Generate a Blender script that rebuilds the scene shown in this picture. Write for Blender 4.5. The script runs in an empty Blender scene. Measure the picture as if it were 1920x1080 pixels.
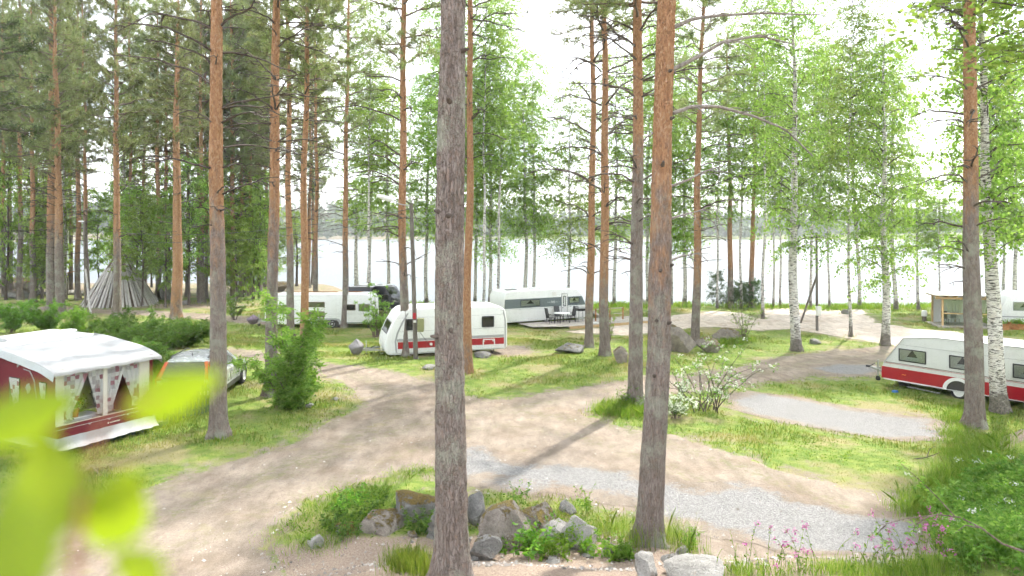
import bpy, bmesh, math, random
import numpy as np
from mathutils import Vector, Matrix

# ------------------------------------------------------------------ camera, sky, sun, exposure
SC = bpy.context.scene
COL = SC.collection
H, F, HZ = 6.0, 1330.0, 430.0          # eye height (m), focal length and horizon row in photo pixels
cam_d = bpy.data.cameras.new('camera')
cam = bpy.data.objects.new('camera', cam_d); COL.objects.link(cam)
cam.location = (0, 0, H); cam.rotation_euler = (math.radians(90), 0, 0)
cam_d.sensor_width = 36.0; cam_d.lens = 36.0*F/1920.0
cam_d.shift_y = -(540.0-HZ)/1920.0
cam_d.clip_start = 0.02; cam_d.clip_end = 4000
cam_d.dof.use_dof = True; cam_d.dof.focus_distance = 27.0; cam_d.dof.aperture_fstop = 3.2
SC.camera = cam

SUN_AZ, SUN_EL = 32.0, 50.0            # degrees right of the view direction, above the horizon
W = bpy.data.worlds.new('World'); SC.world = W; W.use_nodes = True
nt = W.node_tree; nt.nodes.clear()
wo = nt.nodes.new('ShaderNodeOutputWorld'); wb = nt.nodes.new('ShaderNodeBackground')
sky = nt.nodes.new('ShaderNodeTexSky'); sky.sky_type = 'NISHITA'; sky.sun_disc = False
sky.sun_elevation = math.radians(SUN_EL); sky.sun_rotation = math.radians(SUN_AZ)
sky.air_density = 1.0; sky.dust_density = 1.2; sky.ozone_density = 1.0; sky.altitude = 100
tc = nt.nodes.new('ShaderNodeTexCoord'); mp = nt.nodes.new('ShaderNodeMapping')
mp.inputs['Scale'].default_value = (1, 1, 2.2)
cl = nt.nodes.new('ShaderNodeTexNoise'); cl.inputs['Scale'].default_value = 2.2; cl.inputs['Detail'].default_value = 7
cl.inputs['Roughness'].default_value = 0.62
cr = nt.nodes.new('ShaderNodeValToRGB')
cr.color_ramp.elements[0].position = 0.30; cr.color_ramp.elements[0].color = (0.25, 0.25, 0.25, 1)
cr.color_ramp.elements[1].position = 0.52; cr.color_ramp.elements[1].color = (0.9, 0.9, 0.9, 1)
mx = nt.nodes.new('ShaderNodeMix'); mx.data_type = 'RGBA'
mx.inputs['B'].default_value = (7.6, 7.8, 8.0, 1)      # thin bright cloud veil
nt.links.new(tc.outputs['Generated'], mp.inputs['Vector']); nt.links.new(mp.outputs[0], cl.inputs['Vector'])
nt.links.new(cl.outputs['Fac'], cr.inputs['Fac']); nt.links.new(cr.outputs['Color'], mx.inputs['Factor'])
nt.links.new(sky.outputs[0], mx.inputs['A']); nt.links.new(mx.outputs['Result'], wb.inputs['Color'])
wb.inputs['Strength'].default_value = 0.15
nt.links.new(wb.outputs[0], wo.inputs[0])

sun_d = bpy.data.lights.new('sun', 'SUN'); sun_d.energy = 3.3; sun_d.angle = math.radians(1.6); sun_d.color = (1.0, 0.95, 0.87)
sun = bpy.data.objects.new('sun', sun_d); COL.objects.link(sun)
sv = Vector((math.sin(math.radians(SUN_AZ))*math.cos(math.radians(SUN_EL)), math.cos(math.radians(SUN_AZ))*math.cos(math.radians(SUN_EL)), math.sin(math.radians(SUN_EL))))
sun.rotation_euler = sv.to_track_quat('Z', 'Y').to_euler(); sun.location = sv*60

vs = SC.view_settings; vs.view_transform = 'Standard'; vs.look = 'None'; vs.gamma = 1.0; vs.use_curve_mapping = False
vs.exposure = 1.42
SC.render.engine = 'CYCLES'
cy = SC.cycles; cy.use_denoising = True; cy.max_bounces = 4; cy.diffuse_bounces = 2; cy.glossy_bounces = 2
cy.transmission_bounces = 3; cy.transparent_max_bounces = 8; cy.sample_clamp_indirect = 6; cy.caustics_reflective = False; cy.caustics_refractive = False
cy.use_adaptive_sampling = True; cy.adaptive_threshold = 0.08; cy.adaptive_min_samples = 12; cy.use_light_tree = False; cy.volume_bounces = 0

RNG = np.random.default_rng(7)
random.seed(7)

# ------------------------------------------------------------------ noise
def _h(ix, iy, iz, seed):
    ix, iy, iz = np.asarray(ix), np.asarray(iy), np.asarray(iz)
    n = (ix*374761393 + iy*668265263 + iz*2147483647 + seed*144269) & 0xFFFFFFFF
    n = ((n ^ (n >> 13))*1274126177) & 0xFFFFFFFF
    n = ((n ^ (n >> 16))*2246822519) & 0xFFFFFFFF
    return ((n ^ (n >> 15)) & 0xFFFF)/65535.0
def vnoise(x, y, z=0.0, seed=0):
    if isinstance(z, (int, float)) and z == 0:                    # flat lookup: four corners are enough
        x, y = np.broadcast_arrays(np.asarray(x, float), np.asarray(y, float))
        xi = np.floor(x).astype(np.int64); yi = np.floor(y).astype(np.int64); fx, fy = x-xi, y-yi
        fx = fx*fx*(3-2*fx); fy = fy*fy*(3-2*fy); z0 = np.int64(0)
        return (_h(xi, yi, z0, seed)*(1-fx)+_h(xi+1, yi, z0, seed)*fx)*(1-fy)+(_h(xi, yi+1, z0, seed)*(1-fx)+_h(xi+1, yi+1, z0, seed)*fx)*fy
    x, y, z = np.broadcast_arrays(np.asarray(x, float), np.asarray(y, float), np.asarray(z, float))
    xi = np.floor(x).astype(np.int64); yi = np.floor(y).astype(np.int64); zi = np.floor(z).astype(np.int64)
    fx, fy, fz = x-xi, y-yi, z-zi
    fx = fx*fx*(3-2*fx); fy = fy*fy*(3-2*fy); fz = fz*fz*(3-2*fz)
    r = 0
    for a in (0, 1):
        for b in (0, 1):
            for c in (0, 1):
                w = (fx if a else 1-fx)*(fy if b else 1-fy)*(fz if c else 1-fz)
                r = r + w*_h(xi+a, yi+b, zi+c, seed)
    return r
def fbm(x, y, z=0.0, oct=4, seed=0):
    s, a, t = 0, 0.5, 0
    for o in range(oct):
        s = s + a*vnoise(np.asarray(x)*2**o, np.asarray(y)*2**o, z*2**o if isinstance(z, (int, float)) else np.asarray(z)*2**o, seed+o); t += a; a *= .5
    return s/t
def ss(a, b, x):
    t = np.clip((np.asarray(x, float)-a)/(b-a), 0, 1); return t*t*(3-2*t)

# ------------------------------------------------------------------ the lie of the land
LAKE_Z = -2.1
def shore_y(x):
    return 66 + 28*ss(-10, -26, x) + 3.0*(vnoise(np.asarray(x)/9.0, 3.3)-.5)
def ground(x, y):
    x = np.asarray(x, float); y = np.asarray(y, float)
    z = 0.16*(fbm(x/7.0, y/7.0, oct=3, seed=3)-.5)*ss(8, 20, y)
    a = ss(31, 50, y); b = ss(4, 15, x)*ss(16, 25, y)
    z = z - 1.1*(1-(1-a)*(1-.8*b))
    z = z + .12*ss(-4, -12, x)*(1-a)
    bank = 1.15*(1-ss(9.6, 13.2, y + .25*(vnoise(x*.7, y*.7, seed=5)-.5) - .12*np.maximum(x-3, 0)))*ss(-5.4, -1.8, x)
    s = (x-8.2)*.87-(y-13.6)*.5
    rb = 1.05*ss(0, 3.2, s)*(1-ss(19.0, 22.6, y))
    z = z + np.maximum(bank, rb)
    z = z + 2.2*(1-ss(1.0, 8.0, y))*ss(-9, -5, x)           # the knoll the camera stands on
    sh = shore_y(x)
    z = z - 3.4*ss(sh-1.5, sh+9, y)*ss(-400, -200, -np.abs(x)+0*y)
    hh = 7 + 19*ss(220, -320, x) + 9*(fbm(x/130.0, y/130.0, oct=2, seed=9)-.3)
    z = z + (4.0+hh*ss(.2, 1, (y-560)/260.0))*ss(556, 575, y + 26*(fbm(x/60.0, 2.2, seed=11)-.5))
    return z
def gz(x, y): return float(ground(x, y))
_YS = np.concatenate([np.arange(3, 40, .25), np.arange(40, 140, .6)])
def hit(px, py):
    """first point of the ground seen at photo pixel (px, py)"""
    k, m = (px-960.0)/F, (py-HZ)/F; ys = _YS
    for _ in range(2):
        d = H-m*ys-ground(k*ys, ys); i = int(np.argmax(d < 0)) if (d < 0).any() else len(ys)-1
        y = float(ys[i]); ys = np.linspace(ys[max(i-1, 0)], ys[i], 40)
    return Vector((k*y, y, float(ground(k*y, y))))
def at(px, py, Y): return Vector(((px-960.0)/F*Y, Y, H-(py-HZ)/F*Y))

# ------------------------------------------------------------------ mesh helpers
def mesh_np(name, V, faces, mat=None, smooth=False):
    """V (n,3); faces: list of (m,k) int arrays"""
    me = bpy.data.meshes.new(name)
    V = np.ascontiguousarray(V, dtype=np.float32)
    me.vertices.add(len(V)); me.vertices.foreach_set('co', V.ravel())
    faces = [np.asarray(f, dtype=np.int32) for f in faces if len(f)]
    nl = sum(f.size for f in faces); nf = sum(len(f) for f in faces)
    me.loops.add(nl); me.polygons.add(nf)
    me.loops.foreach_set('vertex_index', np.concatenate([f.ravel() for f in faces]))
    tot = np.concatenate([np.full(len(f), f.shape[1], np.int32) for f in faces])
    st = np.zeros(nf, np.int32); st[1:] = np.cumsum(tot)[:-1]
    me.polygons.foreach_set('loop_start', st)
    me.update(calc_edges=True); me.validate()
    if smooth: me.polygons.foreach_set('use_smooth', np.ones(len(me.polygons), bool))
    if mat: me.materials.append(mat)
    return me
def link(name, me, parent=None, loc=None, rot=None):
    o = bpy.data.objects.new(name, me); COL.objects.link(o)
    if parent: o.parent = parent
    if loc is not None: o.location = loc
    if rot is not None: o.rotation_euler = rot
    return o
def tag(o, label, cat=None, group=None, kind=None):
    if label: o['label'] = label
    if cat: o['category'] = cat
    if group: o['group'] = group
    if kind: o['kind'] = kind
    return o
def thing(name, label, cat, loc=(0, 0, 0), rotz=0.0, group=None):
    o = bpy.data.objects.new(name, None); COL.objects.link(o); o.empty_display_size = .3
    o.location = loc; o.rotation_euler = (0, 0, rotz)
    return tag(o, label, cat, group)
def structure(name, me, label=None):
    o = link(name, me); o['kind'] = 'structure'
    if label: o['label'] = label
    return o

class MB:
    def __init__(s): s.v = []; s.f = []
    def add(s, V, Fs):
        b = len(s.v); s.v += [tuple(v) for v in V]; s.f += [tuple(i+b for i in f) for f in Fs]; return s
    def box(s, c, d, rz=0.0, M=None, taper=1.0):
        x, y, z = d[0]/2, d[1]/2, d[2]/2
        V = [Vector((sx*x*(taper if sz > 0 else 1), sy*y*(taper if sz > 0 else 1), sz*z)) for sz in (-1, 1) for sy in (-1, 1) for sx in (-1, 1)]
        R = Matrix.Rotation(rz, 3, 'Z') if M is None else M
        V = [R @ v + Vector(c) for v in V]
        return s.add(V, [(0, 2, 3, 1), (4, 5, 7, 6), (0, 1, 5, 4), (2, 6, 7, 3), (0, 4, 6, 2), (1, 3, 7, 5)])
    def b2(s, lo, hi):
        return s.box([(a+b)/2 for a, b in zip(lo, hi)], [b-a for a, b in zip(lo, hi)])
    def bar(s, p, q, w, h=None):
        p, q = Vector(p), Vector(q); h = h or w; d = (q-p); L = d.length; d.normalize()
        up = Vector((0, 0, 1)) if abs(d.z) < .95 else Vector((0, 1, 0))
        r = d.cross(up).normalized(); u = r.cross(d)
        M = Matrix((r, d, u)).transposed()
        return s.box((p+q)/2, (w, L, h), M=M)
    def tube(s, pts, rad, n=6, caps=True):
        pts = [Vector(p) for p in pts]
        if not hasattr(rad, '__len__'): rad = [rad]*len(pts)
        V = []; Fs = []; pr = None
        for i, p in enumerate(pts):
            d = (pts[min(i+1, len(pts)-1)]-pts[max(i-1, 0)])
            d = d.normalized() if d.length > 1e-9 else Vector((0, 0, 1))
            if pr is None:
                r = d.cross(Vector((0, 0, 1)) if abs(d.z) < .9 else Vector((1, 0, 0))).normalized()
            else:
                r = (pr-d*pr.dot(d)); r = r.normalized() if r.length > 1e-6 else d.orthogonal().normalized()
            pr = r; u = d.cross(r)
            for k in range(n):
                a = 2*math.pi*k/n; V.append(p+(r*math.cos(a)+u*math.sin(a))*rad[i])
        for i in range(len(pts)-1):
            for k in range(n):
                k2 = (k+1) % n; Fs.append((i*n+k, i*n+k2, (i+1)*n+k2, (i+1)*n+k))
        if caps: Fs.append(tuple(range(n-1, -1, -1))); Fs.append(tuple((len(pts)-1)*n+k for k in range(n)))
        return s.add(V, Fs)
    def lathe(s, prof, axis=(0, 0, 1), org=(0, 0, 0), n=20):
        ax = Vector(axis).normalized(); r = ax.orthogonal().normalized(); u = ax.cross(r); org = Vector(org)
        V = []; Fs = []
        for (rr, t) in prof:
            for k in range(n):
                a = 2*math.pi*k/n; V.append(org+ax*t+(r*math.cos(a)+u*math.sin(a))*rr)
        for i in range(len(prof)-1):
            for k in range(n):
                k2 = (k+1) % n; Fs.append((i*n+k, i*n+k2, (i+1)*n+k2, (i+1)*n+k))
        return s.add(V, Fs)
    def prism(s, poly, y0, y1, plane='xz'):
        n = len(poly)
        f = (lambda a, b, t: (a, t, b)) if plane == 'xz' else ((lambda a, b, t: (a, b, t)) if plane == 'xy' else (lambda a, b, t: (t, a, b)))
        V = [f(a, b, y0) for a, b in poly]+[f(a, b, y1) for a, b in poly]
        Fs = [tuple(range(n)), tuple(range(2*n-1, n-1, -1))]+[(i, n+i, n+(i+1) % n, (i+1) % n) for i in range(n)]
        return s.add(V, Fs)
    def mesh(s, name, mat, bevel=0, smooth=False, seg=2, angle=None):
        me = bpy.data.meshes.new(name); me.from_pydata([tuple(v) for v in s.v], [], s.f)
        bm = bmesh.new(); bm.from_mesh(me)
        bmesh.ops.recalc_face_normals(bm, faces=bm.faces)
        if bevel:
            es = [e for e in bm.edges if len(e.link_faces) == 2 and e.calc_face_angle(0) > math.radians(angle or 25)]
            bmesh.ops.bevel(bm, geom=es, offset=bevel, segments=seg, affect='EDGES', profile=.5, clamp_overlap=True)
        bm.to_mesh(me); bm.free()
        if smooth:
            me.polygons.foreach_set('use_smooth', np.ones(len(me.polygons), bool))
            try: me.set_sharp_from_angle(angle=math.radians(38))
            except Exception: pass
        me.materials.append(mat); return me
    def build(s, name, mat, parent=None, bevel=0, smooth=False, seg=2, angle=None, label=None):
        o = link(name, s.mesh(name, mat, bevel, smooth, seg, angle), parent)
        if label: o['label'] = label
        return o

# ------------------------------------------------------------------ material helpers
class NT:
    def __init__(s, name):
        s.m = bpy.data.materials.new(name); s.m.use_nodes = True; s.t = s.m.node_tree; s.t.nodes.clear()
        s.out = s.n('ShaderNodeOutputMaterial')
    def n(s, ty, **kw):
        nd = s.t.nodes.new(ty)
        for k, v in kw.items():
            if k.startswith('_'): setattr(nd, k[1:], v)
            else: s.set(nd.inputs[k.replace('__', ' ')], v)
        return nd
    def set(s, inp, v):
        if isinstance(v, bpy.types.NodeSocket): s.t.links.new(v, inp)
        elif isinstance(v, tuple) and len(v) == 3 and inp.type == 'RGBA': inp.default_value = (*v, 1)
        else: inp.default_value = v
    def obj(s): return s.n('ShaderNodeTexCoord').outputs['Object']
    def pos(s): return s.n('ShaderNodeNewGeometry').outputs['Position']
    def scale(s, vec, sc):
        nd = s.n('ShaderNodeMapping'); s.set(nd.inputs['Vector'], vec); nd.inputs['Scale'].default_value = sc if isinstance(sc, tuple) else (sc,)*3
        return nd.outputs[0]
    def noise(s, vec, sc, detail=4, rough=.55, out='Fac', dist=0.0):
        nd = s.n('ShaderNodeTexNoise'); s.set(nd.inputs['Vector'], vec); nd.inputs['Scale'].default_value = sc
        nd.inputs['Detail'].default_value = detail; nd.inputs['Roughness'].default_value = rough; nd.inputs['Distortion'].default_value = dist
        return nd.outputs[out]
    def voro(s, vec, sc, feat='F1', out='Distance', rnd=1.0):
        nd = s.n('ShaderNodeTexVoronoi'); nd.feature = feat; s.set(nd.inputs['Vector'], vec); nd.inputs['Scale'].default_value = sc
        nd.inputs['Randomness'].default_value = rnd
        return nd.outputs[out]
    def ramp(s, fac, stops):
        nd = s.n('ShaderNodeValToRGB'); s.set(nd.inputs[0], fac); e = nd.color_ramp.elements
        while len(e) > 1: e.remove(e[-1])
        for i, (p, c) in enumerate(stops):
            c = (c, c, c) if not isinstance(c, tuple) else c
            el = e[0] if i == 0 else e.new(p)
            el.position = p; el.color = (*c, 1)
        return nd.outputs[0]
    def step(s, fac, a, b): return s.n('ShaderNodeMapRange', _interpolation_type='SMOOTHSTEP', Value=fac, From__Min=a, From__Max=b).outputs[0]
    def mix(s, fac, a, b, mode='MIX'):
        nd = s.n('ShaderNodeMix'); nd.data_type = 'RGBA'; nd.blend_type = mode
        s.set(nd.inputs[0], fac); s.set(nd.inputs[6], a); s.set(nd.inputs[7], b); return nd.outputs[2]
    def math(s, op, a, b=0.0):
        nd = s.n('ShaderNodeMath'); nd.operation = op; s.set(nd.inputs[0], a); s.set(nd.inputs[1], b); return nd.outputs[0]
    def bump(s, h, st=.5, dist=.02):
        nd = s.n('ShaderNodeBump'); s.set(nd.inputs['Height'], h); nd.inputs['Strength'].default_value = st; nd.inputs['Distance'].default_value = dist
        return nd.outputs[0]
    def attr(s, name): 
        nd = s.n('ShaderNodeAttribute'); nd.attribute_name = name; return nd.outputs['Fac']
    def sep(s, vec): 
        nd = s.n('ShaderNodeSeparateXYZ'); s.set(nd.inputs[0], vec); return nd.outputs
    def bsdf(s, col, rough=.6, metal=0.0, normal=None, spec=.5, **kw):
        b = s.n('ShaderNodeBsdfPrincipled'); s.set(b.inputs['Base Color'], col); s.set(b.inputs['Roughness'], rough)
        s.set(b.inputs['Metallic'], metal); s.set(b.inputs['Specular IOR Level'], spec)
        if normal is not None: s.set(b.inputs['Normal'], normal)
        for k, v in kw.items(): s.set(b.inputs[k.replace('__', ' ')], v)
        return b.outputs[0]
    def done(s, sh): s.t.links.new(sh, s.out.inputs[0]); return s.m

def m_plain(name, col, rough=.5, metal=0.0, dirt=.12, scale=3.0, spec=.5, bumpy=0.0, streak=0.0):
    """paint, plastic, metal: a little uneven, with faint grime"""
    k = NT(name); p = k.obj()
    n = k.noise(p, scale, 5, .6); n2 = k.noise(p, scale*9, 3)
    c = k.mix(k.math('MULTIPLY', k.step(n, .45, .8), dirt*2), col, tuple(v*.55+.02 for v in col))
    c = k.mix(k.math('MULTIPLY', n2, dirt*.6), c, tuple(v*.7 for v in col))
    if streak:
        st = k.noise(k.scale(p, (9, 9, .55)), 1.0, 5, .7); c = k.mix(k.math('MULTIPLY', k.step(st, .50, .78), streak), c, tuple(v*.5 for v in col[:2])+(col[2]*.42,))
    r = k.math('ADD', k.math('MULTIPLY', n, .25), rough-.1)
    return k.done(k.bsdf(c, r, metal, k.bump(n2, bumpy, .01) if bumpy else None, spec))

def m_leaf(name, cols, trans=.5, tcol=(1.25, 1.3, .6), rough=.5, zvar=.6, dry=None):
    k = NT(name); g = k.n('ShaderNodeNewGeometry'); oi = k.n('ShaderNodeObjectInfo')
    r = g.outputs['Random Per Island']
    c = k.ramp(r, [(i/(len(cols)-1), c) for i, c in enumerate(cols)])
    n = k.noise(g.outputs['Position'], zvar, 1)
    c = k.mix(k.step(n, .35, .7), c, k.mix(1.0, c, (.74, .80, .72), 'MULTIPLY'))
    if dry: c = k.mix(k.math('MULTIPLY', k.step(k.noise(g.outputs['Position'], .45, 5, .6), .47, .62), .8), c, dry)
    hv = k.n('ShaderNodeHueSaturation', Color=c); k.set(hv.inputs['Value'], k.math('ADD', k.math('MULTIPLY', oi.outputs['Random'], .35), .82))
    k.set(hv.inputs['Hue'], k.math('ADD', k.math('MULTIPLY', oi.outputs['Random'], .03), .485))
    c = hv.outputs[0]
    d = k.bsdf(c, rough, spec=.25)
    t = k.n('ShaderNodeBsdfTranslucent'); k.set(t.inputs[0], k.mix(1.0, c, tcol, 'MULTIPLY'))
    m = k.n('ShaderNodeMixShader'); m.inputs[0].default_value = trans
    k.t.links.new(d, m.inputs[1]); k.t.links.new(t.outputs[0], m.inputs[2])
    return k.done(m.outputs[0])

# shared colour recipes for lawn and bare earth, so that sheets blend at their edges
def lawn_col(k, p):
    n1 = k.noise(p, .45, 5, .6); n2 = k.noise(p, 2.2, 5, .65); n3 = k.noise(p, 26, 4, .7); n4 = k.noise(p, 90, 2, .6)
    c = k.ramp(n2, [(.25, (.075, .130, .022)), (.48, (.135, .200, .036)), (.62, (.210, .250, .058)), (.8, (.28, .255, .11))])
    c = k.mix(k.math('MULTIPLY', k.step(n1, .47, .62), .85), c, k.ramp(n3, [(.3, (.23, .20, .095)), (.7, (.32, .265, .155))]))
    c = k.mix(k.math('MULTIPLY', k.step(n3, .45, .8), .5), c, (.07, .11, .02))
    c = k.mix(k.math('MULTIPLY', k.step(n4, .55, .8), .4), c, (.34, .33, .14))
    return c, k.math('ADD', n3, k.math('MULTIPLY', n4, .7))
def dirt_col(k, p, tint=(1, 1, 1)):
    n1 = k.noise(p, .5, 5, .6, dist=.6); n2 = k.noise(k.scale(p, (1.0, .45, 1)), 2.5, 6, .65); n3 = k.noise(p, 38, 4, .75); v = k.voro(p, 55, 'F1', 'Color')
    c = k.ramp(n2, [(.25, (.160, .130, .100)), (.45, (.226, .186, .147)), (.62, (.285, .238, .192)), (.8, (.34, .292, .24))])
    c = k.mix(k.step(n1, .42, .68), c, k.mix(1.0, c, (.86, .82, .78), 'MULTIPLY'))
    c = k.mix(k.math('MULTIPLY', k.step(n3, .45, .75), .45), c, (.15, .11, .085))
    c = k.mix(.35, c, k.mix(1.0, c, k.ramp(k.sep(v)[0], [(0, .55), (1, 1.45)]), 'MULTIPLY'))
    c = k.mix(1.0, c, tint, 'MULTIPLY')
    return c, k.math('ADD', n3, k.sep(v)[1])

# ------------------------------------------------------------------ surface materials
def m_lawn():
    k = NT('lawn'); p = k.pos(); c, h = lawn_col(k, p)
    d, h2 = dirt_col(k, p)
    e = k.attr('edge')                       # metres from the nearest track: trodden, thinner turf
    n = k.noise(p, 1.6, 6, .7)
    w = k.step(k.math('SUBTRACT', k.math('ADD', n, .02), k.math('MULTIPLY', e, .20)), .40, .60)
    c = k.mix(k.math('MULTIPLY', w, .9), c, d)
    lit = k.attr('litter')                   # needle litter and bare soil on the banks
    s = k.ramp(k.noise(p, 30, 4, .7), [(.3, (.15, .105, .075)), (.5, (.26, .20, .155)), (.72, (.38, .32, .265))])
    c = k.mix(k.step(k.math('ADD', lit, k.math('MULTIPLY', k.math('SUBTRACT', n, .5), .9)), .35, .65), c, s)
    return k.done(k.bsdf(c, .9, normal=k.bump(h, .7, .03), spec=.15))
def m_dirt(name='dirt', tint=(1, 1, 1), grow=.30):
    k = NT(name); p = k.pos(); c, h = dirt_col(k, p, tint)
    l, h2 = lawn_col(k, p); e = k.attr('edge'); n = k.noise(p, 2.3, 6, .75); n5 = k.noise(p, 14, 4, .7)
    w = k.step(k.math('SUBTRACT', k.math('ADD', n, k.math('MULTIPLY', n5, .25)), k.math('MULTIPLY', e, .75)), .52, .70)
    c = k.mix(k.math('MULTIPLY', w, .95), c, l)
    tuft = k.math('MULTIPLY', k.step(k.noise(p, .9, 4, .6), .60, .68), grow)
    c = k.mix(tuft, c, l)
    rt = k.attr('rut'); rn = k.noise(k.scale(p, (1, 1, 1)), 3.5, 4, .6)
    c = k.mix(k.math('MULTIPLY', k.math('MULTIPLY', rt, k.step(rn, .25, .6)), .55), c, k.mix(1.0, c, (1.28, 1.27, 1.25), 'MULTIPLY'))
    mid = k.attr('crest'); c = k.mix(k.math('MULTIPLY', k.math('MULTIPLY', mid, k.step(k.noise(p, 5, 5, .7), .45, .62)), .55), c, k.mix(.5, l, (.13, .105, .08)))
    return k.done(k.bsdf(c, .92, normal=k.bump(h, .5, .02), spec=.2))
def m_gravel(name, dark=.0):
    k = NT(name); p = k.pos()
    v = k.voro(p, 46, 'F1', 'Color'); v2 = k.voro(p, 120, 'F1', 'Color'); dist = k.voro(p, 46)
    r = k.sep(v)[0]; r2 = k.sep(v2)[0]
    c = k.ramp(k.math('ADD', k.math('MULTIPLY', r, .55), k.math('MULTIPLY', r2, .45)), [(.1, (.115, .113, .111)), (.4, (.19, .186, .181)), (.65, (.258, .252, .244)), (.9, (.37, .36, .346))])
    d, h2 = dirt_col(k, p, (1.05, 1.05, 1.05))
    n = k.noise(k.scale(p, (.5, 1.0, 1)), 1.0, 6, .65, dist=.8); e = k.attr('edge')
    ed = k.n('ShaderNodeMapRange', Value=e, From__Min=0.0, From__Max=1.2, To__Min=.36, To__Max=-.24).outputs[0]
    c = k.mix(k.step(k.math('ADD', n, k.math('ADD', ed, k.math('MULTIPLY', k.math('SUBTRACT', k.noise(p, 9, 5, .7), .5), .5))), .50, .74), c, d)
    trk = k.noise(k.scale(p, (.25, 2.2, 1)), 1.4, 5, .6)
    c = k.mix(k.math('MULTIPLY', k.step(trk, .62, .72), .5), c, (.17, .17, .18))
    return k.done(k.bsdf(c, .85, normal=k.bump(k.math('ADD', dist, k.math('MULTIPLY', r2, .6)), .6, .03), spec=.25))
M = {}
M['lawn'] = m_lawn(); M['dirt'] = m_dirt(); M['sand'] = m_dirt('sand', (2.2, 2.3, 2.45), .10); M['gravel'] = m_gravel('gravel')

# ------------------------------------------------------------------ ground sheet, tracks, gravel pads, lake
def axis(segs):
    out = [segs[0][0]]
    for a, b, d in segs:
        n = max(1, int(round((b-a)/d))); out += list(np.linspace(a, b, n+1)[1:])
    return np.array(out)
XS = axis([(-900, -200, 50), (-200, -60, 10), (-60, -30, .7), (-30, -16, .32), (-16, 16, .16), (16, 30, .32), (30, 60, .7), (60, 200, 10), (200, 900, 50)])
YS = axis([(-120, 0, 15), (0, 8, .5), (8, 24, .13), (24, 36, .2), (36, 60, .3), (60, 100, .8), (100, 160, 6), (160, 520, 36), (520, 620, 5), (620, 1000, 24), (1000, 2200, 150)])
GX, GY = np.meshgrid(XS, YS); GZ = ground(GX, GY)
NXg, NYg = len(XS), len(YS)

def poly_sd(px_poly, X, Y, px=True):
    P = np.array([tuple(hit(*q))[:2] for q in px_poly]) if px else np.array(px_poly, float)
    d = np.full(X.shape, 1e9); ins = np.zeros(X.shape, bool)
    for i in range(len(P)):
        a, b = P[i], P[(i+1) % len(P)]; ab = b-a; L2 = (ab**2).sum()+1e-9
        t = np.clip(((X-a[0])*ab[0]+(Y-a[1])*ab[1])/L2, 0, 1)
        d = np.minimum(d, np.hypot(X-a[0]-t*ab[0], Y-a[1]-t*ab[1]))
        c = (a[1] > Y) != (b[1] > Y)
        xi = a[0]+(Y-a[1])*ab[0]/(ab[1] if abs(ab[1]) > 1e-9 else 1e-9)
        ins ^= c & (X < xi)
    return np.where(ins, -d, d)

ROAD = [(-160, 1076), (-60, 1000), (60, 975), (170, 950), (280, 916), (400, 880), (500, 845), (570, 812), (640, 782), (676, 757), (662, 731), (625, 712), (600, 702), (540, 690), (470, 672), (420, 662),
        (420, 652), (500, 660), (600, 681), (660, 686), (720, 696), (790, 711), (835, 726), (885, 748), (930, 750), (1000, 740), (1080, 727), (1170, 712), (1290, 703), (1380, 688), (1440, 672),
        (1500, 663), (1570, 656), (1640, 650), (1662, 640), (1700, 645), (1668, 668), (1645, 690), (1610, 707), (1520, 706), (1430, 716), (1330, 734), (1250, 742), (1160, 750), (1105, 780), (1180, 806), (1265, 818), (1340, 832),
        (1420, 860), (1500, 890), (1570, 910), (1640, 926), (1700, 938), (1745, 965), (1790, 1010), (1760, 1048), (1600, 1052), (1430, 1050), (1300, 1000), (1180, 960), (1000, 935), (880, 915), (815, 880),
        (760, 885), (690, 905), (610, 930), (545, 965), (500, 1010), (540, 1072), (600, 1120), (300, 1200), (-100, 1200)]
GRAV1 = [(838, 850), (905, 838), (960, 852), (1100, 862), (1200, 882), (1300, 900), (1430, 905), (1500, 930), (1600, 955), (1700, 968), (1745, 985), (1762, 1012), (1710, 1042), (1590, 1042),
         (1450, 1030), (1330, 1008), (1240, 975), (1150, 945), (1000, 925), (890, 908), (820, 878)]
GRAV2 = [(1352, 742), (1400, 732), (1490, 745), (1600, 766), (1690, 778), (1775, 788), (1782, 812), (1755, 828), (1690, 828), (1570, 810), (1470, 792), (1390, 772)]
GRAV3 = [(1505, 690), (1560, 680), (1640, 682), (1665, 694), (1640, 708), (1560, 704)]
SANDP = [(1060, 622), (1180, 608), (1262, 592), (1345, 583), (1400, 588), (1425, 601), (1450, 577), (1495, 571), (1560, 573), (1615, 582), (1645, 606), (1720, 617), (1800, 622), (1830, 640), (1740, 648), (1690, 650),
         (1640, 642), (1560, 630), (1490, 618), (1420, 619), (1340, 613), (1260, 619), (1180, 630)]
PATHL = [(-260, 563), (-100, 568), (0, 573), (120, 577), (230, 581), (350, 586), (470, 595), (545, 602), (545, 612), (470, 607), (350, 597), (230, 590), (120, 585), (0, 581), (-100, 576), (-260, 570)]
BARE = [(945, 647), (990, 650), (1010, 660), (960, 668), (915, 663)]
def rag(sd, X, Y, amp, seed): return sd + amp*(fbm(X*.9, Y*.9, oct=4, seed=seed)-.5)*2 + amp*.5*(vnoise(X*4, Y*4, seed=seed+3)-.5)
REG = {}
sub = (slice(None), slice(None))
for nm, pl, am in (('road', ROAD, .45), ('grav1', GRAV1, .5), ('grav2', GRAV2, .3), ('grav3', GRAV3, .3), ('sand', SANDP, .5), ('path', PATHL, .4), ('bare', BARE, .4)):
    REG[nm] = rag(poly_sd(pl, GX, GY), GX, GY, am, hash(nm) % 50 if False else len(nm)*7+ord(nm[0]))
ALLSD = np.minimum.reduce(list(REG.values()))

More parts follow.
